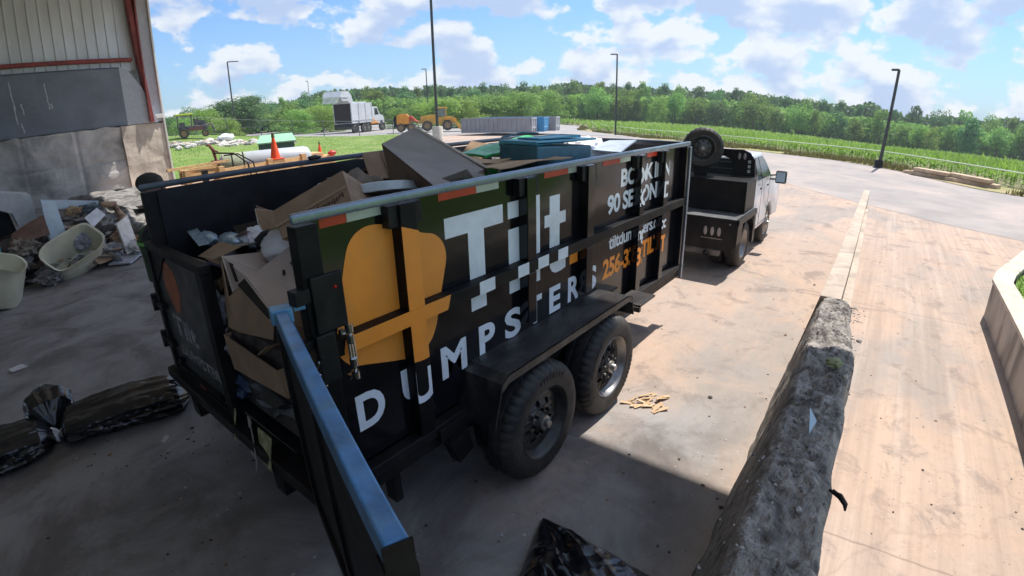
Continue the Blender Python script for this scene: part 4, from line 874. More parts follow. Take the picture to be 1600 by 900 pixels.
m = MB(); m.slab([(.058, .80, 1.457), (.088, .765, 1.490), (.022, .365, 1.408), (.012, .40, 1.388)], .008); o = m.build('box_slot', mat('box inside shade', (.02, .014, .01), .9), ob); o.matrix_parent_inverse = iv  # dark strip stands in for the shade inside the slot
m = MB(); m.slab([(.095, .97, 1.545), (.11, .95, 1.53), (.085, .86, 1.455), (.075, .88, 1.46)], .004); m.blob((.24, .64, 1.505), (.008, .012, .016), 2, .3, 3, 2); o = m.build('torn_hole', mat('box inside shade', (.02, .014, .01), .9), ob); o.matrix_parent_inverse = iv  # dark patches stand in for the shade inside the tears
m = MB()
for q_ in (((.10, 1.06, 1.562), (.24, .92, 1.465)), ((.24, .92, 1.465), (.39, .74, 1.62)), ((.10, 1.06, 1.56), (.06, .90, 1.40)), ((.012, .40, 1.385), (.058, .80, 1.455)), ((.088, .765, 1.492), (.022, .365, 1.41))): m.tube([*q_], .0035, 6)
o = m.build('box_edge', edgem, ob); o.matrix_parent_inverse = iv
lb = thing('cardboard_box', 'brown carton with dark inside at the rear opening, below the pale carton', 'box', (.1, .6, 1.0)); iv = Matrix.Translation((-.1, -.6, -1.0))
m = MB(); m.slab([(.0, 1.00, 1.15), (.0, .40, 1.13), (.0, .34, 1.00), (.0, .96, .95)], .006); m.slab([(.0, 1.0, 1.15), (.0, .96, .95), (.35, .98, .95), (.35, 1.0, 1.15)], .006); m.slab([(.0, .40, 1.13), (.35, .36, 1.14), (.35, .34, .96), (.0, .34, 1.0)], .006); m.slab([(0, .6, 1.15), (.02, .52, 1.21), (.25, .50, 1.20), (.25, .58, 1.14)], .005)
o = m.build('box_walls', kraft, lb); o.matrix_parent_inverse = iv
m = MB(); m.box(.012, .34, .36, .96, .97, 1.06); o = m.build('box_inside', mat('red brown shadow board', (.06, .025, .018), .9), lb); o.matrix_parent_inverse = iv  # dark block stands in for the shade inside the carton
m = MB(); m.slab([(.08, 1.39, 1.51), (.2, 1.32, 1.585), (.24, 1.13, 1.57), (.09, 1.18, 1.525)], .006, sub=3, amp=.01); m.slab([(.02, 1.40, 1.535), (.04, 1.16, 1.53), (.05, 1.14, 1.42), (.03, 1.34, 1.44)], .006)
obj1(m, 'cardboard_flap', kraft, 'folded kraft flap resting on the top corner of the shut rear door', 'cardboard')
m = MB()
for j, (x, y) in enumerate(((.32, 2.0), (.40, 1.78))): m.blob((x, y-.1, 1.50), (.07, .12, .05), 3, .15, 3, j)
m.slab([(.22, 1.96, 1.565), (.28, 1.92, 1.58), (.24, 1.62, 1.53), (.18, 1.66, 1.52)], .004, sub=4, amp=.02)
obj1(m, 'foil_packet', mat('silvery blue film', (.45, .58, .66), .25, metal=.4, var=.2, vs_=20), 'silvery blue packet on top of the waste by the shut rear door', 'packet', smooth=True)
m = MB(); m.blob((.40, .93, 1.56), (.10, .22, .105), 4, .12, 1.6, 6, creases=.12, X=rotm(-14, 0, 0)); obj1(m, 'white_bag', bagw, 'white plastic sack above the pale carton behind the near rear post', 'sack', smooth=True)
m = MB(); m.blob((.62, 1.3, 1.5), (.2, .2, .1), 3, .3, 2, 16); obj1(m, 'dark_cloth', mat('dark cloth', (.03, .03, .032), .9), 'dark cloth between the silvery packet and the white sack', 'cloth', smooth=True)
m = MB(); m.slab([(.62, 1.22, 1.72), (.66, 1.19, 1.72), (.68, 1.17, 1.60), (.60, 1.22, 1.60)], .02); obj1(m, 'paper_scrap', mat('white paper', (.6, .58, .58), .8), 'upright white paper scrap poking from the load', 'paper')
for i, (p, r_, c, lb_) in enumerate((((.06, 1.20, 1.22), (.08, .13, .11), (.26, .25, .28), 'grey film wad between the shut door and the pale carton'), ((.05, 1.10, 1.05), (.07, .12, .10), (.33, .31, .33), 'paler film wad under the grey one by the shut door'), ((.08, 1.08, .78), (.10, .14, .10), (.03, .06, .14), 'dark blue plastic sack low in the rear opening'), ((.10, .62, .86), (.12, .28, .10), (.035, .033, .035), 'black sack filling the bottom of the rear opening'))):
    m = MB(); m.blob(p, r_, 3, .35, 2.5, 30+i, creases=.2); obj1(m, 'plastic_sack', mat('sack film %s' % 'abcd'[i], c, .4, var=.2), lb_, 'sack', smooth=True)
m = MB()
for i, (a, b, c, d) in enumerate((((.0, 1.14, .66), (-.06, .98, .68), (-.10, .94, .52), (-.04, 1.08, .50)), ((-.04, .90, .68), (-.08, .74, .70), (-.14, .66, .48), (-.08, .86, .46)), ((-.05, .70, .70), (-.08, .52, .72), (-.13, .50, .55), (-.1, .66, .5)))):
    m.slab([a, b, c, d], .006, i % 2, sub=6, amp=.05, seed=i)
obj1(m, 'torn_rag', [mat('yellow rag', (.40, .38, .20), .9, var=.3, vs_=20), mat('pale rag', (.42, .40, .36), .9)], 'torn yellow and pale rags hanging over the tail beam', 'rag', smooth=True)
# ------------------------------------------------------------------ man beside the far rear corner
skin = mat('skin', (.36, .20, .14), .6); cloth = mat('dark work shirt', (.035, .037, .045), .9, var=.2, vs_=12); trs = mat('dark trousers', (.05, .05, .06), .9)
def skinned(name, joints, edges, radii, m, parent, sub=2):
    me = bpy.data.meshes.new(name); me.from_pydata(joints, edges, []); me.update(); o = bpy.data.objects.new(name, me); COL.objects.link(o); o.parent = parent
    me.materials.append(m); s = o.modifiers.new('skin', 'SKIN'); s.use_smooth_shade = True
    me.skin_vertices or None
    if not me.skin_vertices:
        bm = bmesh.new(); bm.from_mesh(me); bm.verts.layers.skin.verify(); bm.to_mesh(me); bm.free()
    for v, r_ in zip(me.skin_vertices[0].data, radii): v.radius = (r_, r_*.85) if isinstance(r_, (int, float)) else r_
    me.skin_vertices[0].data[0].use_root = True
    ss = o.modifiers.new('sub', 'SUBSURF'); ss.levels = sub; ss.render_levels = sub
    return o
pn = thing('person', 'person in dark cap and hi-vis strips standing behind the far rear trailer corner', 'person', (.27, 2.90, 0), R(235))
J = [(0, 0, .98), (0, 0, 1.16), (0, 0, 1.38), (0, .01, 1.53), (0, .02, 1.62), (0, .03, 1.76),
     (.10, 0, .92), (.11, .03, .50), (.11, -.02, .08), (.11, .14, .04), (-.10, 0, .92), (-.12, -.03, .50), (-.12, -.06, .08), (-.12, .10, .04),
     (.18, 0, 1.46), (.22, .02, 1.18), (.19, .14, .98), (.18, .21, .93), (-.18, 0, 1.46), (-.22, 0, 1.18), (-.19, .10, .96), (-.18, .16, .90)]
E_ = [(0, 1), (1, 2), (2, 3), (3, 4), (4, 5), (0, 6), (6, 7), (7, 8), (8, 9), (0, 10), (10, 11), (11, 12), (12, 13), (2, 14), (14, 15), (15, 16), (16, 17), (2, 18), (18, 19), (19, 20), (20, 21)]
Rd = [.14, .13, .15, .07, .058, .09, .10, .066, .045, .04, .10, .066, .045, .04, .07, .048, .036, .034, .07, .048, .036, .034]
skinned('body', J, E_, Rd, cloth, pn)
m = MB(); m.blob((0, .035, 1.775), (.078, .098, .118), 3, .03, 2, 1); m.blob((0, .135, 1.765), (.014, .02, .022), 2, 0, 1, 1); m.blob((.08, .03, 1.77), (.012, .022, .03), 2, 0, 1); m.blob((-.08, .03, 1.77), (.012, .022, .03), 2, 0, 1); m.build('head', skin, pn, smooth=True)
m = MB()
for sx in (-1, 1): m.blob((sx*.03, .125, 1.79), (.012, .008, .007), 2, 0, 1)
m.blob((0, .128, 1.725), (.024, .008, .006), 2, 0, 1); m.build('facial_feature', mat('dark features', (.06, .03, .03), .6), pn, smooth=True)
m = MB(); m.blob((0, .02, 1.84), (.095, .112, .085), 3, .03, 2, 2); m.slab([(-.07, .10, 1.835), (.07, .10, 1.835), (.05, .19, 1.815), (-.05, .19, 1.815)], .01); m.build('cap', mat('dark olive cap', (.05, .05, .038), .9), pn, smooth=True)
m = MB(); m.lathe([(.19, 1.06), (.195, 1.25), (.215, 1.38), (.17, 1.48), (.09, 1.515)], (0, 0, 0), axis='z', n=28); q = m.build('vest', mat('dull vest green', (.06, .10, .05), .85), pn, smooth=True); q.scale = (1, .75, 1)
m = MB(); m.lathe([(.202, 1.36), (.219, 1.375), (.217, 1.40)], (0, 0, 0), axis='z', n=28); q = m.build('hi_vis_strip', mat('hi vis green', (.22, .6, .12), .7), pn, smooth=True); q.scale = (1.01, .76, 1)
for sx in (-1, 1):
    m = MB(); base = Vector((sx*.18, .18 if sx < 0 else .23, .87 if sx < 0 else .90)); m.blob(base, (.035, .025, .05), 3, .03, 1)
    for k in range(4): m.tube([base+Vector((sx*(-.024+.016*k), .0, -.035)), base+Vector((sx*(-.026+.017*k), .012, -.075-.006*(k in (1, 2)))), base+Vector((sx*(-.026+.017*k), .030, -.10-.008*(k in (1, 2))))], [.009, .008, .006], 8)
    m.tube([base+Vector((-sx*.03, .01, .01)), base+Vector((-sx*.05, .03, -.02)), base+Vector((-sx*.045, .045, -.05))], [.011, .010, .007], 8); m.build('hand', skin, pn, smooth=True)
# ------------------------------------------------------------------ rubbish bags on the floor
def rid(p): return 1-2*abs(noise.noise(p))
def bag(pts_w, name, label, seed, ties=()):
    """long bag: centre line points with half width and height; pinched and creased"""
    m = MB(); n = 120; k = 96; vs = []; P_ = [Vector(p[:3]) for p in pts_w]; cum = [0]
    for a, b in zip(P_, P_[1:]): cum.append(cum[-1]+(b-a).length)
    for i in range(n+1):
        t = cum[-1]*i/n; c = Vector([float(np.interp(t, cum, [p[j] for p in P_])) for j in range(3)]); wd = float(np.interp(t, cum, [p[3] for p in pts_w])); ht = float(np.interp(t, cum, [p[4] for p in pts_w]))
        d = (P_[-1]-P_[0]).normalized(); sd = Vector((-d.y, d.x, 0)); end = min(1, math.sqrt(max(0, min(i, n-i)/n*12)))
        for j in range(k):
            a = 2*math.pi*j/k; ca, sa = math.cos(a), math.sin(a); sq = (abs(ca)**3.2+abs(sa)**3.2)**(-1/3.2)*.95
            p0 = Vector((t*1.1+seed, ca*1.5, sa*1.5)); w0 = Vector((noise.noise(p0*2), noise.noise(p0*2+Vector((9, 0, 0))), 0))*.35
            cr = 1+.10*noise.noise(p0*1.1)+.12*(rid(p0*1.3+w0)-.5)+.09*(rid(Vector((t*3.2+seed, ca*3.0, sa*3.0))+w0)-.5)+.03*(rid(Vector((t*9, ca*6, sa*6+seed))+w0*2)-.5)
            q = c+sd*(ca*wd*sq*cr*end)+Vector((0, 0, ht*.5+sa*ht*.5*sq*cr*end)); q.z = max(q.z, .006); vs.append(q)
    fs = [[i*k+j, i*k+(j+1) % k, (i+1)*k+(j+1) % k, (i+1)*k+j] for i in range(n) for j in range(k)]+[list(range(k))[::-1], [n*k+j for j in range(k)]]
    m.add(vs, fs); return obj1(m, name, bagb, label, 'rubbish bag', smooth=True)
bag([(-.92, 2.86, .03, .05, .06), (-.80, 2.87, 0, .24, .22), (-.3, 2.76, 0, .27, .26), (.0, 2.66, 0, .24, .25), (.13, 2.61, 0, .20, .20)], 'rubbish_bag', 'long black rubbish bag on the floor left of the trailer, its neck tied', 1)
bag([(-.90, 2.86, .03, .05, .06), (-1.02, 2.90, 0, .25, .22), (-1.35, 2.92, 0, .28, .24), (-1.75, 2.9, 0, .2, .14)], 'rubbish_bag', 'shorter black rubbish bag at the left edge, knotted to the long one', 5)
bag([(-.90, 2.98, .02, .05, .12), (-.88, 3.08, 0, .19, .30), (-.88, 3.22, 0, .22, .34), (-.9, 3.36, .06, .12, .26), (-.93, 3.44, .22, .03, .06)], 'rubbish_bag', 'crumpled black rubbish bag gathered to a point, behind the two long ones', 9)
m = MB(); m.lathe([(.05, -.02), (.062, 0), (.05, .02)], (-.91, 2.87, .07), axis='x', n=16); m.tube([(-.90, 2.87, .12), (-.93, 2.84, .16), (-.88, 2.80, .12)], .008, 6); obj1(m, 'bag_tie', bagw, 'white tie round the joined necks of the long bags', 'tie', smooth=True)
ap = Vector((.935, -.475, .05)); m = MB(); NR, NU = 90, 110; vs = []
for i in range(NR+1):
    r_ = .95*(i/NR)
    for j in range(NU+1):
        u = -1+2*j/NU; an = R(233+u*35*(1+.25*max(0, .25-r_)/.25)); x, y = ap.x+r_*math.cos(an), ap.y+r_*math.sin(an)
        side_ = max(0, 1-abs(u)**3.5); rise = min(1, r_/.30)**.8*min(1, (.95-r_)/.2)
        w0 = Vector((noise.noise(Vector((x*4, y*4, 1))), noise.noise(Vector((x*4, y*4, 5))), 0))*.5
        f = .045*(rid(Vector((u*2.0, r_*1.8, 3))+w0)-.5)+.026*(rid(Vector((x*6, y*6, 7))+w0*1.5)-.5)+.006*(rid(Vector((x*16, y*16, 2))+w0*2)-.5)
        vs.append((x, y, max(.004, (.115+f)*side_**.6*rise+(.02-.02*min(1, r_/.1)))))
K = NU+1; n0 = len(vs); vs += [(a_, b_, .002) for a_, b_, c_ in vs]
fs = [[i*K+j, i*K+j+1, (i+1)*K+j+1, (i+1)*K+j] for i in range(NR) for j in range(NU)]+[[n0+i*K+j, n0+(i+1)*K+j, n0+(i+1)*K+j+1, n0+i*K+j+1] for i in range(NR) for j in range(NU)]
bd = [(0, j) for j in range(NU)]+[(i, NU) for i in range(NR)]+[(NR, j) for j in range(NU, 0, -1)]+[(i, 0) for i in range(NR, 0, -1)]; bd = [i*K+j for i, j in bd]
fs += [[bd[k], bd[(k+1) % len(bd)], n0+bd[(k+1) % len(bd)], n0+bd[k]] for k in range(len(bd))]
m.add(vs, fs); obj1(m, 'rubbish_bag', bagb, 'black rubbish bag at the bottom edge by the barrier wall', 'rubbish bag', smooth=True)
# litter on the yard
rg = random.Random(5); m = MB()
for i in range(420):
    if i < 170: x, y = rg.uniform(-.9, 1.6), rg.uniform(-1.2, 3.0)
    elif i < 300: x, y = rg.gauss(.35, .6), rg.gauss(2.0, .5)
    else: x, y = rg.uniform(1.5, 9), rg.choice([rg.gauss(-1.22, .12), rg.uniform(-3.1, -1.9), rg.uniform(-1.2, .2)])
    s_ = rg.uniform(.003, .011)*(2 if rg.random() < .08 else 1); bm = bmesh.new(); bmesh.ops.create_icosphere(bm, subdivisions=1, radius=s_)
    for v in bm.verts: v.co = Vector((v.co.x*rg.uniform(.6, 1.7), v.co.y*rg.uniform(.6, 1.5), v.co.z*.4))+Vector((x, y, s_*.3))
    m.frombm(bm, rg.choice([0, 0, 1, 2]))
struct(m.build('grit', [mat('dark crumbs', (.06, .05, .045), .9), mat('pale crumbs', (.45, .42, .40), .8), mat('brown crumbs', (.22, .14, .09), .9)]), 'stuff')
m = MB(); rg = random.Random(8)
for i in range(26):
    x, y = 2.46+rg.uniform(-.13, .13), -.44+rg.uniform(-.14, .14); a = rg.uniform(.02, .07); T_ = Matrix.Translation((x, y, .012)) @ rotm(rg.uniform(-18, 18), rg.uniform(-18, 18), rg.uniform(-30, 30)-40)
    m.slab([T_ @ Vector(q) for q in ((-a, -a*.25, 0), (a, -a*.3, 0), (a*1.1, a*.3, 0), (-a*.8, a*.25, 0))], .003, sub=4, amp=.012, seed=i)
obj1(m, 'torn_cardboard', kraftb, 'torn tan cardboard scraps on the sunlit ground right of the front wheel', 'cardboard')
for p, lb_ in (((.83, -1.18), 'small white paper scrap on the shaded floor at the foot of the barrier'), ((.60, -1.25), 'white scrap near the bottom bag'), ((-.25, 2.2), 'white scrap on the floor right of the long bag')):
    m = MB(); T_ = Matrix.Translation((p[0], p[1], .02)) @ rotm(12, -14, 40); m.slab([T_ @ Vector(q) for q in ((-.035, -.015, 0), (.03, -.02, 0), (.035, .015, 0), (-.03, .022, 0))], .002, sub=4, amp=.02, seed=3)
    obj1(m, 'paper_scrap', mat('white paper', (.6, .58, .58), .8), lb_, 'paper')
m = MB(); T_ = Matrix.Translation((-1.02, 4.9, .012)) @ rotm(4, 3, 20); m.slab([T_ @ Vector(q) for q in ((-.09, -.06, 0), (.09, -.07, 0), (.08, .07, 0), (-.07, .06, 0))], .003, sub=3, amp=.01); obj1(m, 'paper_scrap', mat('white paper', (.6, .58, .58), .8), 'white paper lying on the floor near the left edge', 'paper')
# ------------------------------------------------------------------ rubbish heap against the push wall
beige = mat('beige plastic', (.68, .66, .50), .45, var=.06, vs_=2, dirt=(.38, .35, .26), dirts=2, dirtamt=.4)
def tub(name, loc, rot, size, label, rimcut=True):
    m = MB(); L_, W_, H_ = size; n = 28; vs = []; rings_ = [(0, .80), (.04, .84), (.5, .93), (.96, 1.0), (1.0, 1.05), (.985, .97), (.5, .87), (.08, .78), (.06, .70)]
    for z, s_ in rings_:
        for k in range(n):
            t = 2*math.pi*k/n; ca, sa = math.cos(t), math.sin(t); e = .45
            x = L_/2*s_*math.copysign(abs(ca)**e, ca); y = W_/2*s_*math.copysign(abs(sa)**e, sa)
            zz = z*H_*(1+(.22*math.sin(t*1.0+.6) if z > .9 else 0)); vs.append((x, y, zz))
    fs = [[i*n+k, i*n+(k+1) % n, (i+1)*n+(k+1) % n, (i+1)*n+k] for i in range(len(rings_)-1) for k in range(n)]+[list(range(n))[::-1], [(len(rings_)-1)*n+k for k in range(n)]]
    m.add(vs, fs); o = obj1(m, name, beige, label, 'tub', smooth=45); o.location = loc; o.rotation_euler = tuple(R(a) for a in rot); return o
tub('plastic_tub', (.28, 8.80, .10), (28, -12, 25), (1.02, .55, .48), 'beige plastic tub tipped on its side in front of the rubbish heap')
tub('plastic_tub', (-1.05, 7.95, .02), (14, 8, 80), (1.0, .8, .68), 'beige plastic tub cut off by the left edge of the picture')
def panel(name, quad, th, m_, label, cat, sub=1, amp=0.0, seed=0): mb = MB(); mb.slab(quad, th, sub=sub, amp=amp, seed=seed); return obj1(mb, name, m_, label, cat)
gw = mat('grey white plastic', (.58, .60, .62), .5, var=.08); pbl = mat('pale blue panel', (.50, .60, .68), .45, var=.06)
# sofa-like grey moulding with a dark opening at far left
m = MB(); m.prism([(-1.6, .55), (-1.5, 1.45), (-.8, 1.58), (-.05, 1.38), (-.02, .9), (-.35, .85), (-.40, 1.12), (-.62, 1.25), (-1.05, 1.28), (-1.25, .6)], 9.7, 10.4, 'y'); obj1(m, 'plastic_shell', gw, 'grey moulded shell with a dark opening at the left of the heap', 'shell')
m = MB(); m.prism([(-1.2, .6), (-1.04, 1.22), (-.64, 1.2), (-.44, 1.08), (-.40, .8), (-.4, .5)], 9.95, 10.3, 'y'); obj1(m, 'dark_filling', blackmatt, 'black filling in the opening of the grey moulded shell', 'rubber')  # black shape filling the opening of the shell
panel('fridge_panel', [(.07, 9.55, 1.28), (1.05, 9.75, 1.05), (1.02, 9.75, .93), (.07, 9.55, 1.10)], .06, pbl, 'pale blue strip panel along the top of the heap', 'panel')
panel('fridge_panel', [(.05, 9.45, 1.26), (.28, 9.5, 1.20), (.32, 9.25, .42), (.02, 9.2, .45)], .07, pbl, 'upright pale blue panel in the middle of the heap', 'panel')
panel('cardboard_sheet', [(-.52, 9.1, .85), (.05, 9.3, 1.02), (.05, 9.0, .72), (-.60, 8.8, .68)], .01, mat('dark brown board', (.16, .09, .065), .85), 'dark brown carton wall lying left of the upright blue panel', 'cardboard', 5, .04)
panel('cardboard_sheet', [(.36, 9.2, .75), (.78, 9.3, .72), (.82, 9.1, .52), (.36, 9.05, .55)], .01, kraft, 'light brown carton piece right of the upright blue panel', 'cardboard', 5, .05, 3)
panel('white_sheet', [(.66, 9.1, .86), (.92, 9.2, .98), (1.02, 9.1, .84), (.75, 8.98, .68)], .015, mat('white card', (.82, .85, .92), .6), 'bluish white sheet on top of the heap', 'sheet')
panel('wall_board', [(1.12, 8.95, .66), (1.40, 9.25, .74), (1.42, 9.0, .12), (1.16, 8.8, .10)], .03, mat('pale wall board', (.66, .65, .62), .8), 'pale board leaning at the right end of the heap', 'board')
panel('wall_board', [(.78, 8.6, .03), (1.28, 9.1, .10), (1.55, 8.95, .06), (1.10, 8.35, .02)], .025, mat('grey sheet board', (.42, .44, .48), .7), 'grey board lying flat at the right foot of the heap', 'board')
m = MB(); m.tube([(1.05, 9.5, 1.0), (1.28, 9.5, .95), (1.36, 9.45, .72), (1.25, 9.3, .45), (1.02, 9.2, .36)], [.05, .07, .08, .08, .06], 12); obj1(m, 'rolled_rug', mat('tan rug', (.36, .25, .17), .95, var=.3, vs_=12), 'curled tan rug roll at the upper right of the heap', 'rug', smooth=True)
for i, (p, r_, c, lb_) in enumerate((((.52, 9.0, .50), (.20, .16, .16), (.40, .42, .46), 'grey white sack behind the tipped beige tub'), ((.95, 8.95, .22), (.26, .2, .14), (.34, .34, .36), 'grey film bundle between the tub and the grey board'), ((-.42, 8.9, .62), (.26, .2, .15), (.30, .25, .20), 'brown paper bundle left of the upright blue panel'), ((-.18, 8.4, .14), (.24, .18, .14), (.20, .19, .19), 'dark grey film bundle between the two beige tubs'), ((.86, 9.6, .95), (.26, .16, .09), (.16, .20, .23), 'slate grey folded cloth on the heap top'), ((.55, 9.5, .98), (.16, .14, .08), (.42, .30, .18), 'ochre crumpled paper on the heap top'))):
    m = MB(); m.blob(p, r_, 4, .4, 2.0, 50+i, creases=.35); obj1(m, 'crumpled_bundle', mat('bundle %s' % 'abcdef'[i], c, .6, var=.25, vs_=9), lb_, 'bundle', smooth=True)
m = MB(); m.lathe([(0, 0), (.055, 0), (.06, .02), (.06, .22), (.03, .28), (.025, .31), (0, .31)], (0, 0, 0), axis='z', n=20); o = obj1(m, 'blue_bottle', mat('turquoise plastic', (.05, .42, .55), .3), 'turquoise bottle on the heap near the left edge', 'bottle', smooth=35); o.location = (-.82, 8.7, .62); o.rotation_euler = (.2, .1, 0)
m = MB(); rg = random.Random(14)
for i in range(430):
    x = rg.uniform(-3.5, 1.45); y = 9.5+rg.uniform(-1.0, 1.6); z = max(.02, .62-.30*abs(y-9.9)-.25*max(0, x-.9)+rg.uniform(-.14, .05)); a = rg.uniform(.05, .20)
    T_ = Matrix.Translation((x, y, z)) @ rotm(rg.uniform(-50, 50), rg.uniform(-50, 50), rg.uniform(0, 360)); m.slab([T_ @ Vector(q) for q in ((-a, -a*.5, 0), (a, -a*.5, 0), (a, a*.5, 0), (-a, a*.5, 0))], .005, rg.choice([0, 1, 2, 3, 3]), sub=4, amp=a*.4, seed=i)
struct(m.build('mixed_litter', [kraft, mat('dirty paper', (.40, .38, .36), .8), mat('grey brown mush', (.13, .11, .10), .9), mat('pale film', (.60, .62, .64), .5)], smooth=True), 'stuff')
m = MB(); m.blob((-.9, 9.9, .0), (2.7, 1.1, .62), 5, .3, 3.5, 3); struct(m.build('litter_heap', mat('dark mixed waste', (.05, .042, .038), .85), smooth=True), 'stuff')
m = MB(); m.blob((2.9, 15.6, -.05), (2.0, 4.4, .55), 5, .35, 3.0, 7); m.blob((1.9, 11.8, -.02), (.8, 1.6, .45), 4, .4, 3.0, 8); struct(m.build('rear_litter_heap', mat('grey mixed waste', (.20, .19, .18), .9, var=.4, vs_=3, dirt=(.42, .40, .38), dirts=4, dirtamt=.6, bump=.05, bs=6), smooth=True), 'stuff')
# ------------------------------------------------------------------ flatbed pickup that pulls the trailer
TK = thing('pickup_truck', 'white crew cab pickup with a black flatbed and headache rack, coupled to the trailer', 'truck')
wpaint = mat('white truck paint', (.66, .68, .72), .2, var=.03, coat=.6); glassd = mat('dark window glass', (.03, .04, .042), .05, var=.1, spec=.9)
flat = mat('black powder coat', (.008, .008, .009), .4, var=.3, spec=.25, dirt=(.05, .045, .04), dirts=3, dirtamt=.25); deckm = mat('grey worn deck plate', (.17, .175, .18), .4, metal=.3, var=.25, dirt=(.2, .2, .2), dirts=3, dirtamt=.5)
def K(mb, name, m, parent=None, **k): return mb.build(name, m, parent or TK, **k)
m = MB(); m.box(6.02, 7.0, -.10, 1.83, .775, .80, bev=.004); K(m, 'deck', deckm)
m = MB(); m.box(6.0, 7.05, -.14, -.10, .72, .806, bev=.006); m.box(6.0, 7.05, 1.83, 1.87, .72, .806, bev=.006); K(m, 'deck_rail', flat)
m = MB(); m.box(6.0, 6.03, .02, 1.70, .36, .796); m.prism([(-.13, .796), (.02, .796), (.02, .33), (-.04, .33), (-.13, .44)], 6.0, 6.03, 'x'); m.prism([(1.85, .796), (1.70, .796), (1.70, .33), (1.78, .33), (1.85, .44)], 6.0, 6.03, 'x'); K(m, 'tail_skirt', flat)
m = MB(); m.box(6.0, 6.12, .1, 1.6, .26, .355, bev=.02); m.box(5.78, 6.0, .82, .92, .38, .44); K(m, 'rear_bumper', mat('dusty bumper steel', (.14, .13, .12), .5, var=.3))
m = MB(); m.box(6.03, 6.25, -.13, -.10, .46, .718); m.box(6.94, 7.05, -.13, -.10, .30, .718); K(m, 'side_skirt', flat)
ol = mat('pale lens', (.40, .36, .36), .25)
for y in (.31, .215, .12):
    m = MB(); m.blob((5.998, y, .61), (.006, .026, .062), 3, 0, 1); K(m, 'tail_light', ol, smooth=True)
m = MB(); m.box(5.994, 6.0, .07, .37, .505, .515); K(m, 'trim_strip', hubm)
m = MB(); m.blob((5.997, -.02, .73), (.005, .012, .012), 2, 0, 1); K(m, 'side_marker', ol, smooth=True)
m = MB(); m.tube([(6.1, .35, .30), (5.96, .25, .30)], .035, 12, caps=False); K(m, 'exhaust_pipe', blackmatt, smooth=True)
# fender arches
m = MB(); arc = [(6.62+.40*math.cos(t), .34+.40*math.sin(t)) for t in np.linspace(.12, math.pi-.25, 16)]
for a, b in zip(arc, arc[1:]): m.slab([(a[0], -.13, a[1]), (b[0], -.13, b[1]), (b[0], .18, b[1]), (a[0], .18, a[1])], .012)
K(m, 'wheel_arch', flat)
m = MB(); m.box(7.0, 7.12, -.12, .12, .30, .70, bev=.01); K(m, 'side_locker', mat('dull black locker', (.05, .05, .05), .4))
# tool box wall and rack
m = MB(); m.box(6.48, 7.06, -.08, 1.80, .81, 1.235, bev=.008); K(m, 'tool_box', flat)
m = MB(); m.box(6.47, 7.07, -.085, 1.805, 1.236, 1.25, bev=.004); m.box(6.476, 6.48, .05, .25, .98, 1.02); K(m, 'tool_box_lid', flat)
m = MB(); rk = [(-.04, 1.25), (-.02, 1.50), (.06, 1.60), (.16, 1.64), (1.56, 1.64), (1.66, 1.60), (1.74, 1.50), (1.76, 1.25)]
inn = [(.30, 1.25), (.30, 1.42), (.36, 1.50), (.44, 1.53), (1.28, 1.53), (1.36, 1.50), (1.42, 1.42), (1.42, 1.25)]
n_ = len(rk); vs = [(7.08, *p) for p in rk]+[(7.08, *p) for p in inn]+[(7.12, *p) for p in rk]+[(7.12, *p) for p in inn]
fs = []
for i in range(n_-1): fs += [[i, i+1, n_+i+1, n_+i], [2*n_+i, 3*n_+i, 3*n_+i+1, 2*n_+i+1], [i, 2*n_+i, 2*n_+i+1, i+1], [n_+i, n_+i+1, 3*n_+i+1, 3*n_+i]]
m.add(vs, fs)
for z in (1.34, 1.44): m.box(7.09, 7.11, .30, 1.42, z-.005, z+.005)
m.box(7.09, 7.11, .83, .86, 1.25, 1.53); K(m, 'headache_rack', flat)
for y in (.21, .13): m = MB(); m.blob((7.076, y, 1.545), (.006, .022, .05), 3, 0, 1); K(m, 'rack_light', ol, smooth=True)
m = MB(); m.box(7.07, 7.079, .46, .66, 1.565, 1.62); K(m, 'brake_light', whitet)
m = MB()
for z in (1.33, 1.40, 1.47): m.box(7.07, 7.079, .035, .075, z-.022, z+.022)
K(m, 'rack_marker', whitet)
# cab
sx = [(7.16, .55), (7.16, 1.16), (7.24, 1.50), (7.34, 1.56), (7.86, 1.56), (8.10, 1.40), (8.34, 1.13), (8.98, 1.04), (9.10, .95), (9.14, .60), (9.10, .42), (8.62, .42), (8.56, .60), (8.42, .70), (8.26, .70), (8.12, .60), (8.04, .40), (7.16, .40)]
bm = bmesh.new(); y0, y1 = -.07, 1.77
def cab_y(z, s): tk = max(0, (z-1.13))*.30; return (y0+tk) if s < 0 else (y1-tk)
n_ = len(sx); vs = [(p[0], cab_y(p[1], -1), p[1]) for p in sx]+[(p[0], cab_y(p[1], 1), p[1]) for p in sx]
m = MB(); m.add(vs, [list(range(n_))[::-1], list(range(n_, 2*n_))]+[[i, (i+1) % n_, n_+(i+1) % n_, n_+i] for i in range(n_)])
me_ = bpy.data.meshes.new('q'); me_.from_pydata(m.v, [], m.f); bm.from_mesh(me_); bmesh.ops.recalc_face_normals(bm, faces=bm.faces)
bmesh.ops.bevel(bm, geom=[e for e in bm.edges if len(e.link_faces) == 2 and e.calc_face_angle() > .5], offset=.03, segments=3, profile=.6, affect='EDGES'); m = MB(); m.frombm(bm); K(m, 'cab', wpaint, smooth=35)
def sidewin(pts, name='side_window'):
    m = MB(); m.slab([(x, cab_y(z, -1)-.004, z) for x, z in pts], .006); K(m, name, glassd)
sidewin([(7.27, 1.18), (7.30, 1.46), (7.36, 1.51), (7.52, 1.51), (7.52, 1.18)]); sidewin([(7.56, 1.18), (7.56, 1.51), (7.84, 1.51), (8.03, 1.38), (8.17, 1.22), (8.15, 1.18)])
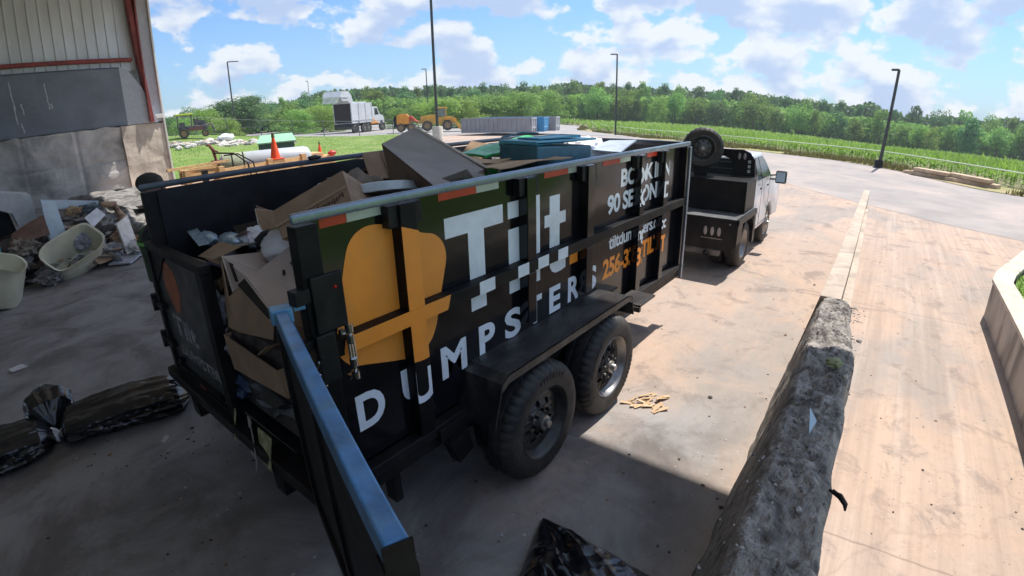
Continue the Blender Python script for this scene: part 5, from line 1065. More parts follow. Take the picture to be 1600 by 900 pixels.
m = MB(); m.slab([(8.115, .12, 1.39), (8.115, 1.58, 1.39), (8.345, 1.68, 1.15), (8.345, .02, 1.15)], .01, up=1); K(m, 'windscreen', glassd)
m = MB(); m.slab([(7.156, .16, 1.18), (7.156, 1.54, 1.18), (7.226, 1.46, 1.48), (7.226, .24, 1.48)], .01); K(m, 'rear_window', glassd)
m = MB()
for x in (7.54, 8.12): m.box(x, x+.008, -.0725, -.069, .45, 1.16)
m.box(7.20, 8.12, -.0725, -.069, .455, .462); K(m, 'door_gap', blackmatt)
for x in (7.50, 8.0): m = MB(); m.box(x-.10, x, -.085, -.07, 1.03, 1.055, bev=.004); K(m, 'door_handle', blackmatt)
m = MB(); m.tube([(8.10, -.07, 1.18), (8.08, -.18, 1.20)], .012, 8); m.tube([(8.10, -.07, 1.12), (8.08, -.18, 1.13)], .012, 8); m.box(8.02, 8.11, -.34, -.17, 1.07, 1.27, bev=.02); mir = K(m, 'wing_mirror', blackmatt)
m = MB(); m.box(8.012, 8.018, -.325, -.185, 1.095, 1.25, bev=.002); K(m, 'mirror_glass', mat('sky tinted mirror glass', (.45, .60, .72), .15, var=.05), mir)  # reflected sky put into the glass as a pale blue colour
m = MB(); m.tube([(8.1, 1.77, 1.16), (8.08, 1.88, 1.18)], .012, 8); m.box(8.02, 8.11, 1.87, 2.04, 1.07, 1.27, bev=.02); K(m, 'wing_mirror', blackmatt)
m = MB(); m.box(9.06, 9.2, -.05, 1.75, .38, .52, bev=.03); K(m, 'front_bumper', chrome)
for y in (.05, 1.45): m = MB(); m.box(9.10, 9.13, y, y+.22, .68, .84, bev=.02); K(m, 'headlight', ol)
m = MB(); m.box(9.12, 9.145, .35, 1.35, .60, .86, bev=.01); K(m, 'grille', blackmatt)
m = MB(); m.box(6.3, 9.0, .35, .45, .36, .46); m.box(6.3, 9.0, 1.25, 1.35, .36, .46); m.tube([(6.62, .1, .34), (6.62, 1.6, .34)], .05, 10); m.tube([(8.34, .1, .34), (8.34, 1.6, .34)], .04, 10); K(m, 'chassis', blackmatt)
def roadwheel(parent, r_, w_, rimmat, dish):
    wr = bpy.data.objects.new('wheel', None); COL.objects.link(wr); wr.parent = parent
    m = MB(); h = w_/2; pr = [(r_*.60, -h+.01), (r_*.66, -h-.003), (r_*.85, -h-.004), (r_*.96, -h+.02), (r_, -h+.05), (r_, -.012), (r_*.975, -.009), (r_*.975, .009), (r_, .012)]; pr += [(a, -b) for a, b in pr[:5][::-1]]
    n = 72; vs = []; L_ = len(pr)
    for k in range(n):
        t = 2*math.pi*k/n
        for i, (a, b) in enumerate(pr):
            if a > r_*.97 and k % 3 == 0: a -= .008
            vs.append((a*math.cos(t), b, a*math.sin(t)))
    m.add(vs, [[k*L_+i, k*L_+i+1, ((k+1) % n)*L_+i+1, ((k+1) % n)*L_+i] for k in range(n) for i in range(L_-1)]); m.build('tyre', rubber, wr, smooth=35)
    m = MB(); m.lathe([(0, -h+dish-.03), (.035, -h+dish-.03), (.04, -h+dish-.01), (.08, -h+dish), (r_*.42, -h+dish), (r_*.50, -h+.03), (r_*.58, -h+.004), (r_*.62, -h+.006), (r_*.62, h-.01)], (0, 0, 0), n=48); m.build('rim', rimmat, wr, smooth=30)
    m = MB()
    for k in range(8):
        t = 2*math.pi*k/8; m.lathe([(0, -h+dish-.0035), (r_*.055, -h+dish-.003)], (r_*.34*math.cos(t), 0, r_*.34*math.sin(t)), n=12)
    m.build('rim_hole', blackmatt, wr)
    return wr
w0 = roadwheel(TK, .34, .2, rimc, .09); w0.location = (6.62, .01, .34)
for x, y, rz in ((6.62, .24, 0), (6.62, 1.46, 180), (6.62, 1.69, 180)): c = copy_tree(w0, TK); c.location = (x, y, .34); c.rotation_euler = (0, 0, R(rz))
f0 = roadwheel(TK, .335, .2, rimc, -.02); f0.location = (8.34, .06, .335); c = copy_tree(f0, TK); c.location = (8.34, 1.64, .335); c.rotation_euler = (0, 0, math.pi)
sp_ = thing('spare_wheel', 'spare wheel with dark alloy rim mounted upright above the flatbed tool box', 'wheel', (6.78, .69, 1.655), R(-68)); s0 = roadwheel(sp_, .302, .20, mat('dark alloy', (.07, .07, .075), .28, metal=.8), .07); s0.location = (0, 0, 0)
m = MB(); m.lathe([(0, -.085), (.028, -.084), (.04, -.06), (.06, -.045)], (0, 0, 0), n=20); m.build('hub', hubm, s0, smooth=35)
m = MB(); m.box(6.74, 6.80, .60, .78, 1.25, 1.40); m.tube([(6.80, .70, 1.25), (6.86, .72, 1.65)], .03, 8); K(m, 'spare_carrier', blackmatt)

# ------------------------------------------------------------------ light poles
bronze = mat('dark bronze pole', (.04, .045, .045), .5, var=.2)
def lamp(x, y, ztop, r_, label, lean=(0, 0), arm=.8, ang_=180, base=0.0, group=None):
    z0 = hgt(x, y); o = thing('street_lamp', label, 'street lamp', (x, y, z0)); m = MB()
    m.tube([(0, 0, -.3), (lean[0], lean[1], ztop-z0)], [r_, r_*.75], 8); m.build('pole', bronze, o, smooth=35)
    m = MB(); a = R(ang_); ax, ay = arm*math.cos(a), arm*math.sin(a); T_ = Matrix.Translation((lean[0]+ax*.5, lean[1]+ay*.5, ztop-z0)) @ Matrix.Rotation(a, 4, 'Z')
    m.box(-arm*.5, arm*.5, -.11*arm, .11*arm, -.04, .05, bev=.01, X=T_); m.build('lamp_head', bronze, o)
    if base: m = MB(); m.lathe([(0, base), (.28, base), (.30, base-.03), (.30, -.1)], (0, 0, 0), axis='z', n=24); m.build('concrete_base', mat('pale base concrete', (.55, .52, .45), .85), o, smooth=35)
    return o
lamp(26.88, 62.49, 9.1, .11, 'thin street lamp at left standing above the round dark tree', arm=1.3, ang_=-25)
lamp(19.9, 19.85, 13.0, .085, 'tallest dark lamp post, standing on a pale concrete base behind the load', arm=.9, base=1.25)
lamp(39.9, 18.9, 6.35, .085, 'street lamp at the crop edge in the middle of the picture', arm=.55, ang_=120)
lamp(24.4, -1.5, 4.0, .075, 'leaning street lamp at the road edge on the right with a dark foot', lean=(.0, -.30), arm=.32, ang_=60)
lamp(46.9, 49.4, 7.2, .08, 'small distant street lamp above the yellow green tree', arm=.6, ang_=140)
lamp(40.2, 66.9, 6.9, .05, 'short distant pole left of the refuse truck', arm=.3)
m = MB(); m.lathe([(0, .34), (.15, .33), (.17, .25), (.18, .06), (.24, .0)], (24.4, -1.5, 0), axis='z', n=16); tag(m.build('pole_foot_cover', blackmatt, smooth=35), 'dark cover round the foot of the right hand lamp', 'cover')
# ------------------------------------------------------------------ kerb blocks on the verge
tan = mat('tan concrete block', (.58, .43, .29), .9, var=.15, vs_=3, dirt=(.32, .24, .18), dirts=3, dirtamt=.5)
def block(a, b, z0, z1, wd, label):
    a, b = Vector(a), Vector(b); c = (a+b)/2; ln = (b-a).length; m = MB(); m.box(-ln/2, ln/2, -wd/2, wd/2, z0, z1, bev=.03); o = obj1(m, 'kerb_block', tan, label, 'concrete block', 'tan kerb blocks stacked on the verge'); o.location = (c.x, c.y, hgt(c.x, c.y)); o.rotation_euler = (0, 0, math.atan2(b.y-a.y, b.x-a.x))
block((23.1, -2.8), (22.2, -4.3), 0, .16, .5, 'long low tan kerb block at the left end of the stack'); block((23.0, -2.9), (22.1, -4.1), .17, .30, .42, 'upper tan kerb block at the left end of the stack')
block((22.2, -4.0), (21.3, -5.6), 0, .16, .5, 'low tan kerb block at the right end of the stack'); block((22.3, -4.1), (21.2, -5.3), .17, .31, .4, 'upper tan kerb block at the right end of the stack'); block((23.5, -2.6), (22.9, -3.4), 0, .12, .5, 'short tan kerb block behind the left end of the stack')
# ------------------------------------------------------------------ refuse truck far off
rwhite = mat('white truck body', (.60, .62, .66), .4, var=.05, vs_=1, dirt=(.42, .40, .38), dirts=1, dirtamt=.4); rgrey = mat('grey side panel', (.50, .52, .56), .4, var=.05)
a0 = math.atan2(-3.2, 4.45); rt_ = thing('refuse_truck', 'white refuse truck far off with its tailgate raised over the dark open body', 'truck', (*P(55.0, 57), 0.12), R(24)); rt_.scale = (1.35, 1, 1)
def Q(mb, name, m, **k): return mb.build(name, m, rt_, **k)
m = MB(); m.box(.0, 3.3, 0, .06, .95, 3.05); m.box(0, 3.3, 2.1, 2.16, .95, 3.05); m.box(0, 3.3, .06, 2.1, 3.0, 3.06); m.box(3.24, 3.3, .06, 2.1, .95, 3.0); m.box(0, 3.3, .06, 2.1, .95, 1.0)
for x in (0.0, 1.1, 2.2, 3.22): m.box(x, x+.08, -.05, -.001, .95, 3.05)
m.box(0, 3.3, -.04, -.001, 1.25, 1.33); m.box(0.1, 2.8, .3, 1.9, 3.06, 3.16, bev=.03); m.box(2.3, 3.7, .4, 1.8, 3.0, 3.05, bev=.02); Q(m, 'body', rwhite)
m = MB(); m.box(.02, 3.2, .07, 2.08, 1.01, 2.98); Q(m, 'inside_shade', mat('hopper inside shade', (.025, .018, .015), .9))  # dark block stands in for the shade in the open body
m = MB(); m.prism([(-.05, 3.05), (.45, 3.15), (.25, 3.85), (-.15, 4.25), (-1.05, 4.25), (-1.35, 3.65), (-1.05, 3.25), (-.35, 3.3)], .02, 2.14, 'y'); m.box(-1.3, -.3, -.04, .02, 3.62, 3.72); Q(m, 'tailgate', rwhite)
m = MB(); m.prism([(-1.42, 3.7), (-1.1, 3.3), (-.3, 3.35), (-.9, 3.18), (-1.5, 3.2), (-1.75, 3.05)], .2, 1.9, 'y'); Q(m, 'hopper_lip', mat('pale green grey steel', (.40, .46, .38), .6, dirt=(.15, .13, .12), dirts=2, dirtamt=.5))
m = MB(); m.prism([(3.45, .9), (3.45, 2.45), (3.65, 2.62), (4.35, 2.6), (4.72, 1.75), (5.25, 1.6), (5.45, 1.3), (5.5, .75), (5.25, .75), (5.2, .95), (5.0, 1.1), (4.8, 1.05), (4.65, .75), (4.0, .75), (3.9, .9)], .1, 2.06, 'y'); Q(m, 'cab', rwhite)
m = MB(); m.prism([(3.85, 1.7), (3.85, 2.42), (4.28, 2.42), (4.55, 1.72)], .085, .099, 'y'); Q(m, 'side_window', glassd)
m = MB(); m.box(.1, 4.6, .3, 1.8, .6, .95); m.box(-.1, .3, .05, 2.1, .35, .9); m.box(.3, 3.4, .1, 2.0, .78, .949); Q(m, 'chassis', blackmatt)
m = MB(); m.box(3.0, 4.2, -.02, .25, .75, .95); m.prism([(3.2, .95), (3.5, 1.35), (3.8, .95)], .0, .1, 'y'); Q(m, 'orange_frame', mat('orange steel', (.75, .32, .08), .5))
for x, k in ((.55, 0), (1.95, 1), (2.6, 1), (5.0, 1)):
    wq = bpy.data.objects.new('wheel', None); COL.objects.link(wq); wq.parent = rt_; wq.location = (x, .12, .34)
    m = MB(); m.lathe([(.24, -.13), (.42, -.14), (.46, -.1), (.46, .1), (.42, .14)], (0, 0, 0), n=28); m.build('tyre', rubber, wq, smooth=35)
    m = MB(); m.lathe([(0, -.10), (.1, -.12), (.12, -.07), (.25, -.11)], (0, 0, 0), n=24); m.build('rim', rimc if k else rimb, wq, smooth=35)
# ------------------------------------------------------------------ yellow machines
yel = mat('loader yellow', (.72, .36, .035), .45, var=.08, vs_=2, dirt=(.40, .22, .06), dirts=1.5, dirtamt=.5)
def big_wheel(par, x, y, r_, w_=.3):
    wq = bpy.data.objects.new('wheel', None); COL.objects.link(wq); wq.parent = par; wq.location = (x, y, r_)
    m = MB(); n = 40; pr = [(r_*.55, -w_*.5), (r_*.92, -w_*.52), (r_, -w_*.38), (r_, w_*.38), (r_*.92, w_*.52)]; L_ = len(pr); vs = []
    for k in range(n):
        t = 2*math.pi*k/n
        for i, (a, b) in enumerate(pr): vs.append(((a-(.03 if a == r_ and k % 2 else 0))*math.cos(t), b, (a-(.03 if a == r_ and k % 2 else 0))*math.sin(t)))
    m.add(vs, [[k*L_+i, k*L_+i+1, ((k+1) % n)*L_+i+1, ((k+1) % n)*L_+i] for k in range(n) for i in range(L_-1)]); m.build('tyre', mat('dusty tyre', (.07, .06, .05), .8, var=.2), wq, smooth=35)
    m = MB(); m.lathe([(0, -w_*.35), (r_*.25, -w_*.4), (r_*.35, -w_*.25), (r_*.56, -w_*.45)], (0, 0, 0), n=24); m.build('rim', mat('dusty rim', (.30, .20, .10), .6), wq, smooth=35)
al = math.atan2(-2.6, 2.7)
ld = thing('wheel_loader', 'yellow wheel loader with a tall cab in front of the grey containers', 'loader', (34.1, 36.8, .05), al)
def Y_(mb, name, m, **k): return mb.build(name, m, ld, **k)
m = MB(); m.prism([(-.1, .75), (-.05, 1.45), (1.5, 1.62), (1.55, .7)], .4, 1.5, 'y'); m.prism([(1.5, .6), (1.5, 1.3), (3.0, 1.35), (3.45, 1.15), (3.5, .8), (2.9, .55)], .5, 1.4, 'y'); m.box(2.2, 2.9, .15, 1.75, 1.05, 1.12); Y_(m, 'body', yel)
m = MB(); 
for x, y in ((1.5, .45), (1.5, 1.4), (2.4, .45), (2.4, 1.4)): m.box(x, x+.1, y, y+.08, 1.3, 2.15)
m.box(1.4, 2.6, .38, 1.55, 2.15, 2.28, bev=.03); Y_(m, 'cab_frame', yel)
m = MB(); m.box(1.56, 2.44, .47, .50, 1.4, 2.14); m.box(1.56, 2.44, 1.42, 1.45, 1.4, 2.14); m.box(1.52, 1.54, .54, 1.39, 1.4, 2.14); Y_(m, 'cab_glass', mat('hazy cab glass', (.16, .20, .17), .2))
m = MB(); m.prism([(3.2, .9), (3.7, .7), (4.0, .25), (4.15, .1), (3.8, .05), (3.55, .35)], .1, 1.8, 'y'); m.tube([(2.6, .7, 1.1), (3.3, .7, .9), (3.7, .7, .5)], .08, 8); Y_(m, 'bucket', yel)
for x in (.55, 2.55): big_wheel(ld, x, .3, .52); big_wheel(ld, x, 1.6, .52)
ro = thing('road_roller', 'older orange yellow machine with red arms beside the wheel loader', 'machine', (32.0, 38.5, .08), al)
m = MB(); m.prism([(.3, .75), (.35, 1.55), (.6, 1.72), (1.3, 1.72), (1.5, 1.5), (1.5, .75)], .2, 1.5, 'y'); m.build('hood', mat('orange yellow paint', (.80, .30, .03), .45, var=.1, vs_=2), ro)
m = MB(); m.prism([(.02, .7), (.05, 1.5), (.3, 1.55), (.3, .7)], .3, 1.4, 'y'); m.box(0, 1.9, .4, 1.3, .5, .75); m.build('radiator', blackmatt, ro)
m = MB(); m.tube([(1.4, .3, 1.3), (1.75, .3, 1.5), (2.1, .3, 1.05), (2.5, .3, .9)], .09, 8); m.tube([(1.4, 1.3, 1.3), (1.75, 1.3, 1.45), (2.2, 1.3, 1.0)], .08, 8); m.box(1.55, 1.95, .4, 1.2, 1.0, 1.35); m.build('red_arm', mat('red steel', (.55, .08, .04), .5), ro)
for x in (.7, 1.7): big_wheel(ro, x, .15, .42); big_wheel(ro, x, 1.5, .42)
# ------------------------------------------------------------------ roll-off containers
def container(x, y, ang, c, label, door):
    o = thing('waste_container', label, 'container', (x, y, 0.02), ang); Ln, Wd, Ht = 6.3, 1.25, 1.28
    m = MB(); m.box(0, Ln, 0, .04, .12, Ht); m.box(0, Ln, Wd-.04, Wd, .12, Ht); m.box(0, .04, .04, Wd-.04, .12, Ht); m.box(Ln-.04, Ln, .04, Wd-.04, .12, Ht); m.box(0, Ln, .04, Wd-.04, .12, .2); m.build('box_body', c, o)
    m = MB()
    for k in range(16): m.box(.02+k*.41, .10+k*.41, -.05, -.001, .2, Ht-.08)
    m.box(0, Ln, -.06, .03, Ht-.08, Ht+.02); m.box(0, Ln, -.05, -.001, .1, .19); m.build('ribs', c, o)
    m = MB()
    for k in range(3): m.box(Ln+.001, Ln+.05, .1+k*.48, .2+k*.48, .2, Ht)
    m.box(Ln+.001, Ln+.05, 0, Wd, Ht-.1, Ht); m.box(Ln+.001, Ln+.05, 0, Wd, .45, .55); m.build('end_frame', door, o)
    m = MB(); m.box(Ln+.001, Ln+.012, .2, 1.05, .55, 1.15); m.build('end_door', c, o)
cg = mat('grey blue container paint', (.27, .29, .33), .5, var=.08, vs_=1, dirt=(.20, .18, .17), dirts=1, dirtamt=.4); cb_ = mat('blue container paint', (.05, .30, .60), .5); cg2 = mat('grey container paint', (.33, .33, .33), .5)
wd_ = mat('white container door', (.55, .57, .60), .5)
ca = math.atan2(-.96, .28)
container(31.6, 29.1, ca, cg, 'grey ribbed roll-off container, nearest of the row', wd_); container(33.2, 29.0, ca, cb_, 'bright blue roll-off container in the middle of the row', mat('light blue door', (.20, .48, .72), .5)); container(34.8, 28.9, ca, cg2, 'grey roll-off container at the right end of the row', wd_)
# ------------------------------------------------------------------ left yard: formwork, tank, cones, bins, burnt tractor
tim = mat('yellow timber', (.66, .42, .20), .8, var=.15, vs_=6, stretch=(1, 1, 6)); cr = thing('timber_crate', 'long open crate of yellow boards behind the trailer', 'crate', (4, 11.4, 0))
iv = Matrix.Translation((-4, -11.4, 0))
def Cc(mb, name, m_, **k): o = mb.build(name, m_, cr, **k); o.matrix_parent_inverse = iv
def plank(mb, a, b, z0, z1, th=.04): a, b = Vector((*a, 0)), Vector((*b, 0)); n = Vector((-(b-a).y, (b-a).x, 0)).normalized()*th; mb.add([a+Vector((0, 0, z0)), b+Vector((0, 0, z0)), b+n+Vector((0, 0, z0)), a+n+Vector((0, 0, z0)), a+Vector((0, 0, z1)), b+Vector((0, 0, z1)), b+n+Vector((0, 0, z1)), a+n+Vector((0, 0, z1))], [[0, 1, 2, 3], [4, 7, 6, 5], [0, 4, 5, 1], [1, 5, 6, 2], [2, 6, 7, 3], [3, 7, 4, 0]])
m = MB()
for z0, z1 in ((.0, .36), (.38, .74), (.76, 1.14)): plank(m, (4.2, 11.2), (6.75, 11.75), z0, z1); plank(m, (3.6, 12.6), (6.5, 13.3), z0, z1); plank(m, (3.45, 11.75), (3.7, 12.6), z0, z1)
Cc(m, 'side_boards', tim); m = MB()
for p in ((3.45, 11.6), (4.15, 11.2), (5.6, 11.5), (6.75, 11.75)): m.box(p[0]-.07, p[0]+.07, p[1]-.07, p[1]+.07, 0, 1.2)
plank(m, (3.1, 11.9), (4.9, 12.4), 1.20, 1.26, .06); plank(m, (3.4, 11.7), (4.2, 11.25), 1.1, 1.18); Cc(m, 'corner_post', tim)
m = MB(); m.box(3.72, 3.86, 11.30, 11.38, .2, 1.15); Cc(m, 'dark_upright', blackmatt)
m = MB(); m.tube([(4.95, 11.25, .7), (4.9, 11.3, 1.2), (4.7, 11.6, 1.45), (4.3, 11.9, 1.5)], .02, 8); m.tube([(5.1, 11.25, .7), (5.05, 11.3, 1.2), (4.85, 11.7, 1.42), (4.6, 12.0, 1.4)], .018, 8); tag(m.build('black_hose', blackmatt, smooth=True), 'two black hoses hanging over the timber crate', 'hose')
tk = thing('storage_tank', 'long pale grey cylindrical tank lying inside the timber crate', 'tank', (4.9, 12.9, 1.05), math.atan2(-.75, 1.95))
m = MB(); m.lathe([(0, -.1), (.2, -.09), (.30, -.04), (.34, .05), (.34, 2.25), (.30, 2.36), (.2, 2.42), (0, 2.44)], (0, 0, 0), axis='x', n=32); m.build('shell', mat('pale grey tank', (.48, .52, .56), .4, var=.05), tk, smooth=35)
m = MB()
for x in (.25, .55): m.lathe([(.345, -.02), (.36, 0), (.345, .02)], (x, 0, 0), axis='x', n=32)
m.build('band', blackmatt, tk, smooth=True); m = MB(); m.lathe([(.34, .0), (.345, .01), (.345, .6), (.34, .61)], (.0, 0, 0), axis='x', n=32); m.build('green_sleeve', mat('pale green mat', (.36, .40, .28), .9), tk, smooth=35)
def cone(x, y, z, s_, label):
    o = thing('traffic_cone', label, 'cone', (x, y, z)); m = MB(); m.box(-.19*s_, .19*s_, -.19*s_, .19*s_, 0, .03*s_, bev=.01); m.lathe([(.14*s_, .03*s_), (.035*s_, .62*s_), (.03*s_, .70*s_), (0, .70*s_)], (0, 0, 0), axis='z', n=24); m.build('cone_body', mat('orange cone rubber', (.85, .10, .02), .5), o, smooth=35)
    m = MB(); m.lathe([(.112*s_, .2*s_), (.088*s_, .35*s_)], (0, 0, 0), axis='z', n=24); q = m.build('cone_top', mat('dark cone tip', (.12, .12, .05), .6), o, smooth=35); q.location = (0, 0, .42*s_); q.scale = (.45, .45, .9)
cone(5.85, 11.62, 1.16, .95, 'orange traffic cone standing on a block at the crate corner'); cone(7.93, 12.75, 1.02, .55, 'small orange traffic cone right of the tank')
m = MB(); m.box(5.68, 6.05, 11.45, 11.80, 0, 1.155, bev=.02); tag(m.build('timber_block', tim), 'yellow timber block under the orange cone', 'block')
m = MB(); m.box(7.3, 7.75, 12.3, 12.9, 0, 1.14, bev=.02); m.box(7.8, 8.3, 12.5, 13.0, 0, 1.0, bev=.02); tag(m.build('timber_pile', tim), 'short pile of yellow timber right of the grey tank', 'timber')
m = MB(); m.blob((8.2, 12.5, 1.06), (.14, .10, .08), 3, .3, 2, 4); tag(m.build('red_pump', mat('red pump paint', (.55, .03, .02), .4), smooth=True), 'small red pump on the timber pile beside the small cone', 'pump')
m = MB(); m.box(8.9, 9.9, 18.4, 18.9, .86, 1.0, bev=.05); tag(m.build('black_pallet', blackmatt), 'black pallet end showing over the far rail left of the largest carton', 'pallet')
gb = thing('green_container', 'low green skip with a pale green lid on the lawn', 'skip', (9.35, 19.95, 0), math.atan2(-.75, 1.5))
m = MB(); m.prism([(0, .0), (0, 1.2), (1.5, 1.2), (1.5, .0)], 0, 1.1, 'y'); m.build('skip_body', mat('dark green steel', (.02, .075, .045), .5), gb)
m = MB(); m.slab([(-.05, -.05, 1.22), (1.6, -.05, 1.24), (1.5, 1.3, 1.52), (.1, 1.3, 1.50)], .05); m.build('skip_lid', mat('pale green lid', (.30, .58, .36), .5, var=.08), gb)
m = MB(); m.tube([(5.55, 15.0, 1.0), (5.5, 15.05, 1.42), (5.42, 15.1, 1.58), (5.36, 15.2, 1.56)], [.04, .055, .05, .02], 8); m.tube([(5.5, 15.05, 1.42), (5.6, 14.95, 1.36), (5.61, 14.9, 1.3)], .03, 8); m.box(5.4, 5.65, 14.9, 15.1, 0, 1.1); tag(m.build('hydrant_pump', mat('dark red pump', (.20, .05, .045), .6), smooth=35), 'dark red hand pump standing left of the tank', 'pump')
tr_ = thing('tractor', 'scorched grey tractor with a yellow green canopy on the rubble at the left', 'tractor', (11.9, 38.3, hgt(11.9, 38.3)), math.atan2(-.75, 2.2)); dk = mat('scorched steel', (.10, .095, .10), .8, var=.4, vs_=5, dirt=(.28, .26, .27), dirts=3, dirtamt=.5)
m = MB(); m.box(.2, 2.2, .2, 1.0, .55, .85, bev=.03); m.prism([(1.3, .85), (1.3, 1.35), (2.1, 1.15), (2.15, .85)], .3, .9, 'y'); m.box(.3, .7, .3, .9, .85, 1.15, bev=.04); m.tube([(2.1, .3, .8), (2.5, .3, .9), (2.7, .3, .3)], .07, 8); m.tube([(1.6, .6, 1.2), (1.6, .6, 1.6)], .04, 8); m.build('body', dk, tr_)
m = MB()
for x, y in ((.2, .2), (.2, .95), (1.15, .2), (1.15, .95)): m.tube([(x, y, .7), (x+.05, y, 1.62)], .04, 8)
m.build('cab_post', dk, tr_); m = MB(); m.box(.1, 1.35, .1, 1.1, 1.62, 1.74, bev=.05); m.build('canopy', mat('yellow green canopy', (.50, .55, .06), .6), tr_)
m = MB(); m.box(.9, 1.9, .1, .18, .5, .75); m.build('side_guard', mat('rusty guard', (.22, .09, .08), .8), tr_)
big_wheel(tr_, .55, .1, .36, .22); big_wheel(tr_, 2.0, .1, .27, .2); big_wheel(tr_, .55, 1.1, .36, .22)
m = MB(); rg = random.Random(31)
for i in range(170):
    t = rg.random(); x = 10.0+t*8.5+rg.gauss(0, .4); y = 35.2-t*1.0+rg.gauss(0, .8); s_ = rg.uniform(.08, .30); bm = bmesh.new(); bmesh.ops.create_icosphere(bm, subdivisions=1, radius=s_)
    for v in bm.verts: v.co = Vector((v.co.x*rg.uniform(.7, 1.5), v.co.y*rg.uniform(.7, 1.3), v.co.z*rg.uniform(.4, .8)))+Vector((x, y, hgt(x, y)+s_*.2))
    m.frombm(bm, rg.choice([0, 0, 1, 2]))
struct(m.build('rubble_bank', [mat('pale rubble', (.55, .52, .49), .9), mat('grey rubble', (.22, .20, .18), .95, var=.3), mat('tan rubble', (.42, .34, .25), .9)]), 'stuff')
m = MB(); m.blob((14.6, 36.0, hgt(14.6, 36)+.3), (.6, .4, .28), 3, .2, 2, 2); tag(m.build('white_sack', bagw, smooth=True), 'white sack lying right of the scorched tractor', 'sack')
# chain link fence along the left yard and wire fence along the crop
def fence(name, pts, h, step, nw, label, m_, rp=.035, rw=.008, diag=0.0):
    o = thing(name, label, 'fence', (pts[0][0], pts[0][1], 0)); iv = Matrix.Translation((-pts[0][0], -pts[0][1], 0)); P_ = [Vector((*p, 0)) for p in pts]; S_ = []
    for a, b in zip(P_, P_[1:]):
        n = max(1, int((b-a).length/step)); S_ += [a+(b-a)*i/n for i in range(n)]
    S_.append(P_[-1]); G = [Vector((p.x, p.y, hgt(p.x, p.y))) for p in S_]
    for p in G: mm = MB(); mm.tube([p, p+Vector((0, 0, h+.05))], rp, 6); q = mm.build('post', m_, o); q.matrix_parent_inverse = iv
    mm = MB()
    for k in range(nw): z = h*(1-k/max(1, nw-1)*.9) if nw > 1 else h; mm.tube([p+Vector((0, 0, z)) for p in G], rw*(1.6 if k == 0 else 1), 4)
    if diag:
        for a, b in zip(G, G[1:]):
            L_ = (b-a).length; n = int(L_/diag)
            for i in range(n):
                for s_ in (1, -1):
                    u0 = i/n; u1 = min(1, max(0, u0+s_*h/L_)); zz = h*abs(u1-u0)*L_/h
                    mm.add([a+(b-a)*u0, a+(b-a)*u0+Vector((.0, .012, .006)), a+(b-a)*u1+Vector((0, .012, zz)), a+(b-a)*u1+Vector((0, 0, zz))], [[0, 1, 2, 3]])
    q = mm.build('wires', m_, o, recalc=False); q.matrix_parent_inverse = iv
fence('chain_link_fence', [(9.5, 42), (17.5, 42.6), (25.3, 40.2), (31.2, 37.6)], 1.35, 2.2, 3, 'dark chain link fence along the far side of the lawn', mat('dark fence wire', (.13, .14, .14), .6), .035, .010, diag=.35)
fence('wire_fence', [(60, 33), (46, 22.8), (38.6, 14.9), (35.2, 9.4), (31.8, 4.6), (25.6, -1.7), (22.9, -4.7), (21.2, -7.0), (18.2, -13.5)], .62, 3.2, 1, 'pale wire fence along the edge of the crop', mat('pale fence wire', (.60, .70, .50), .5), .014, .016)
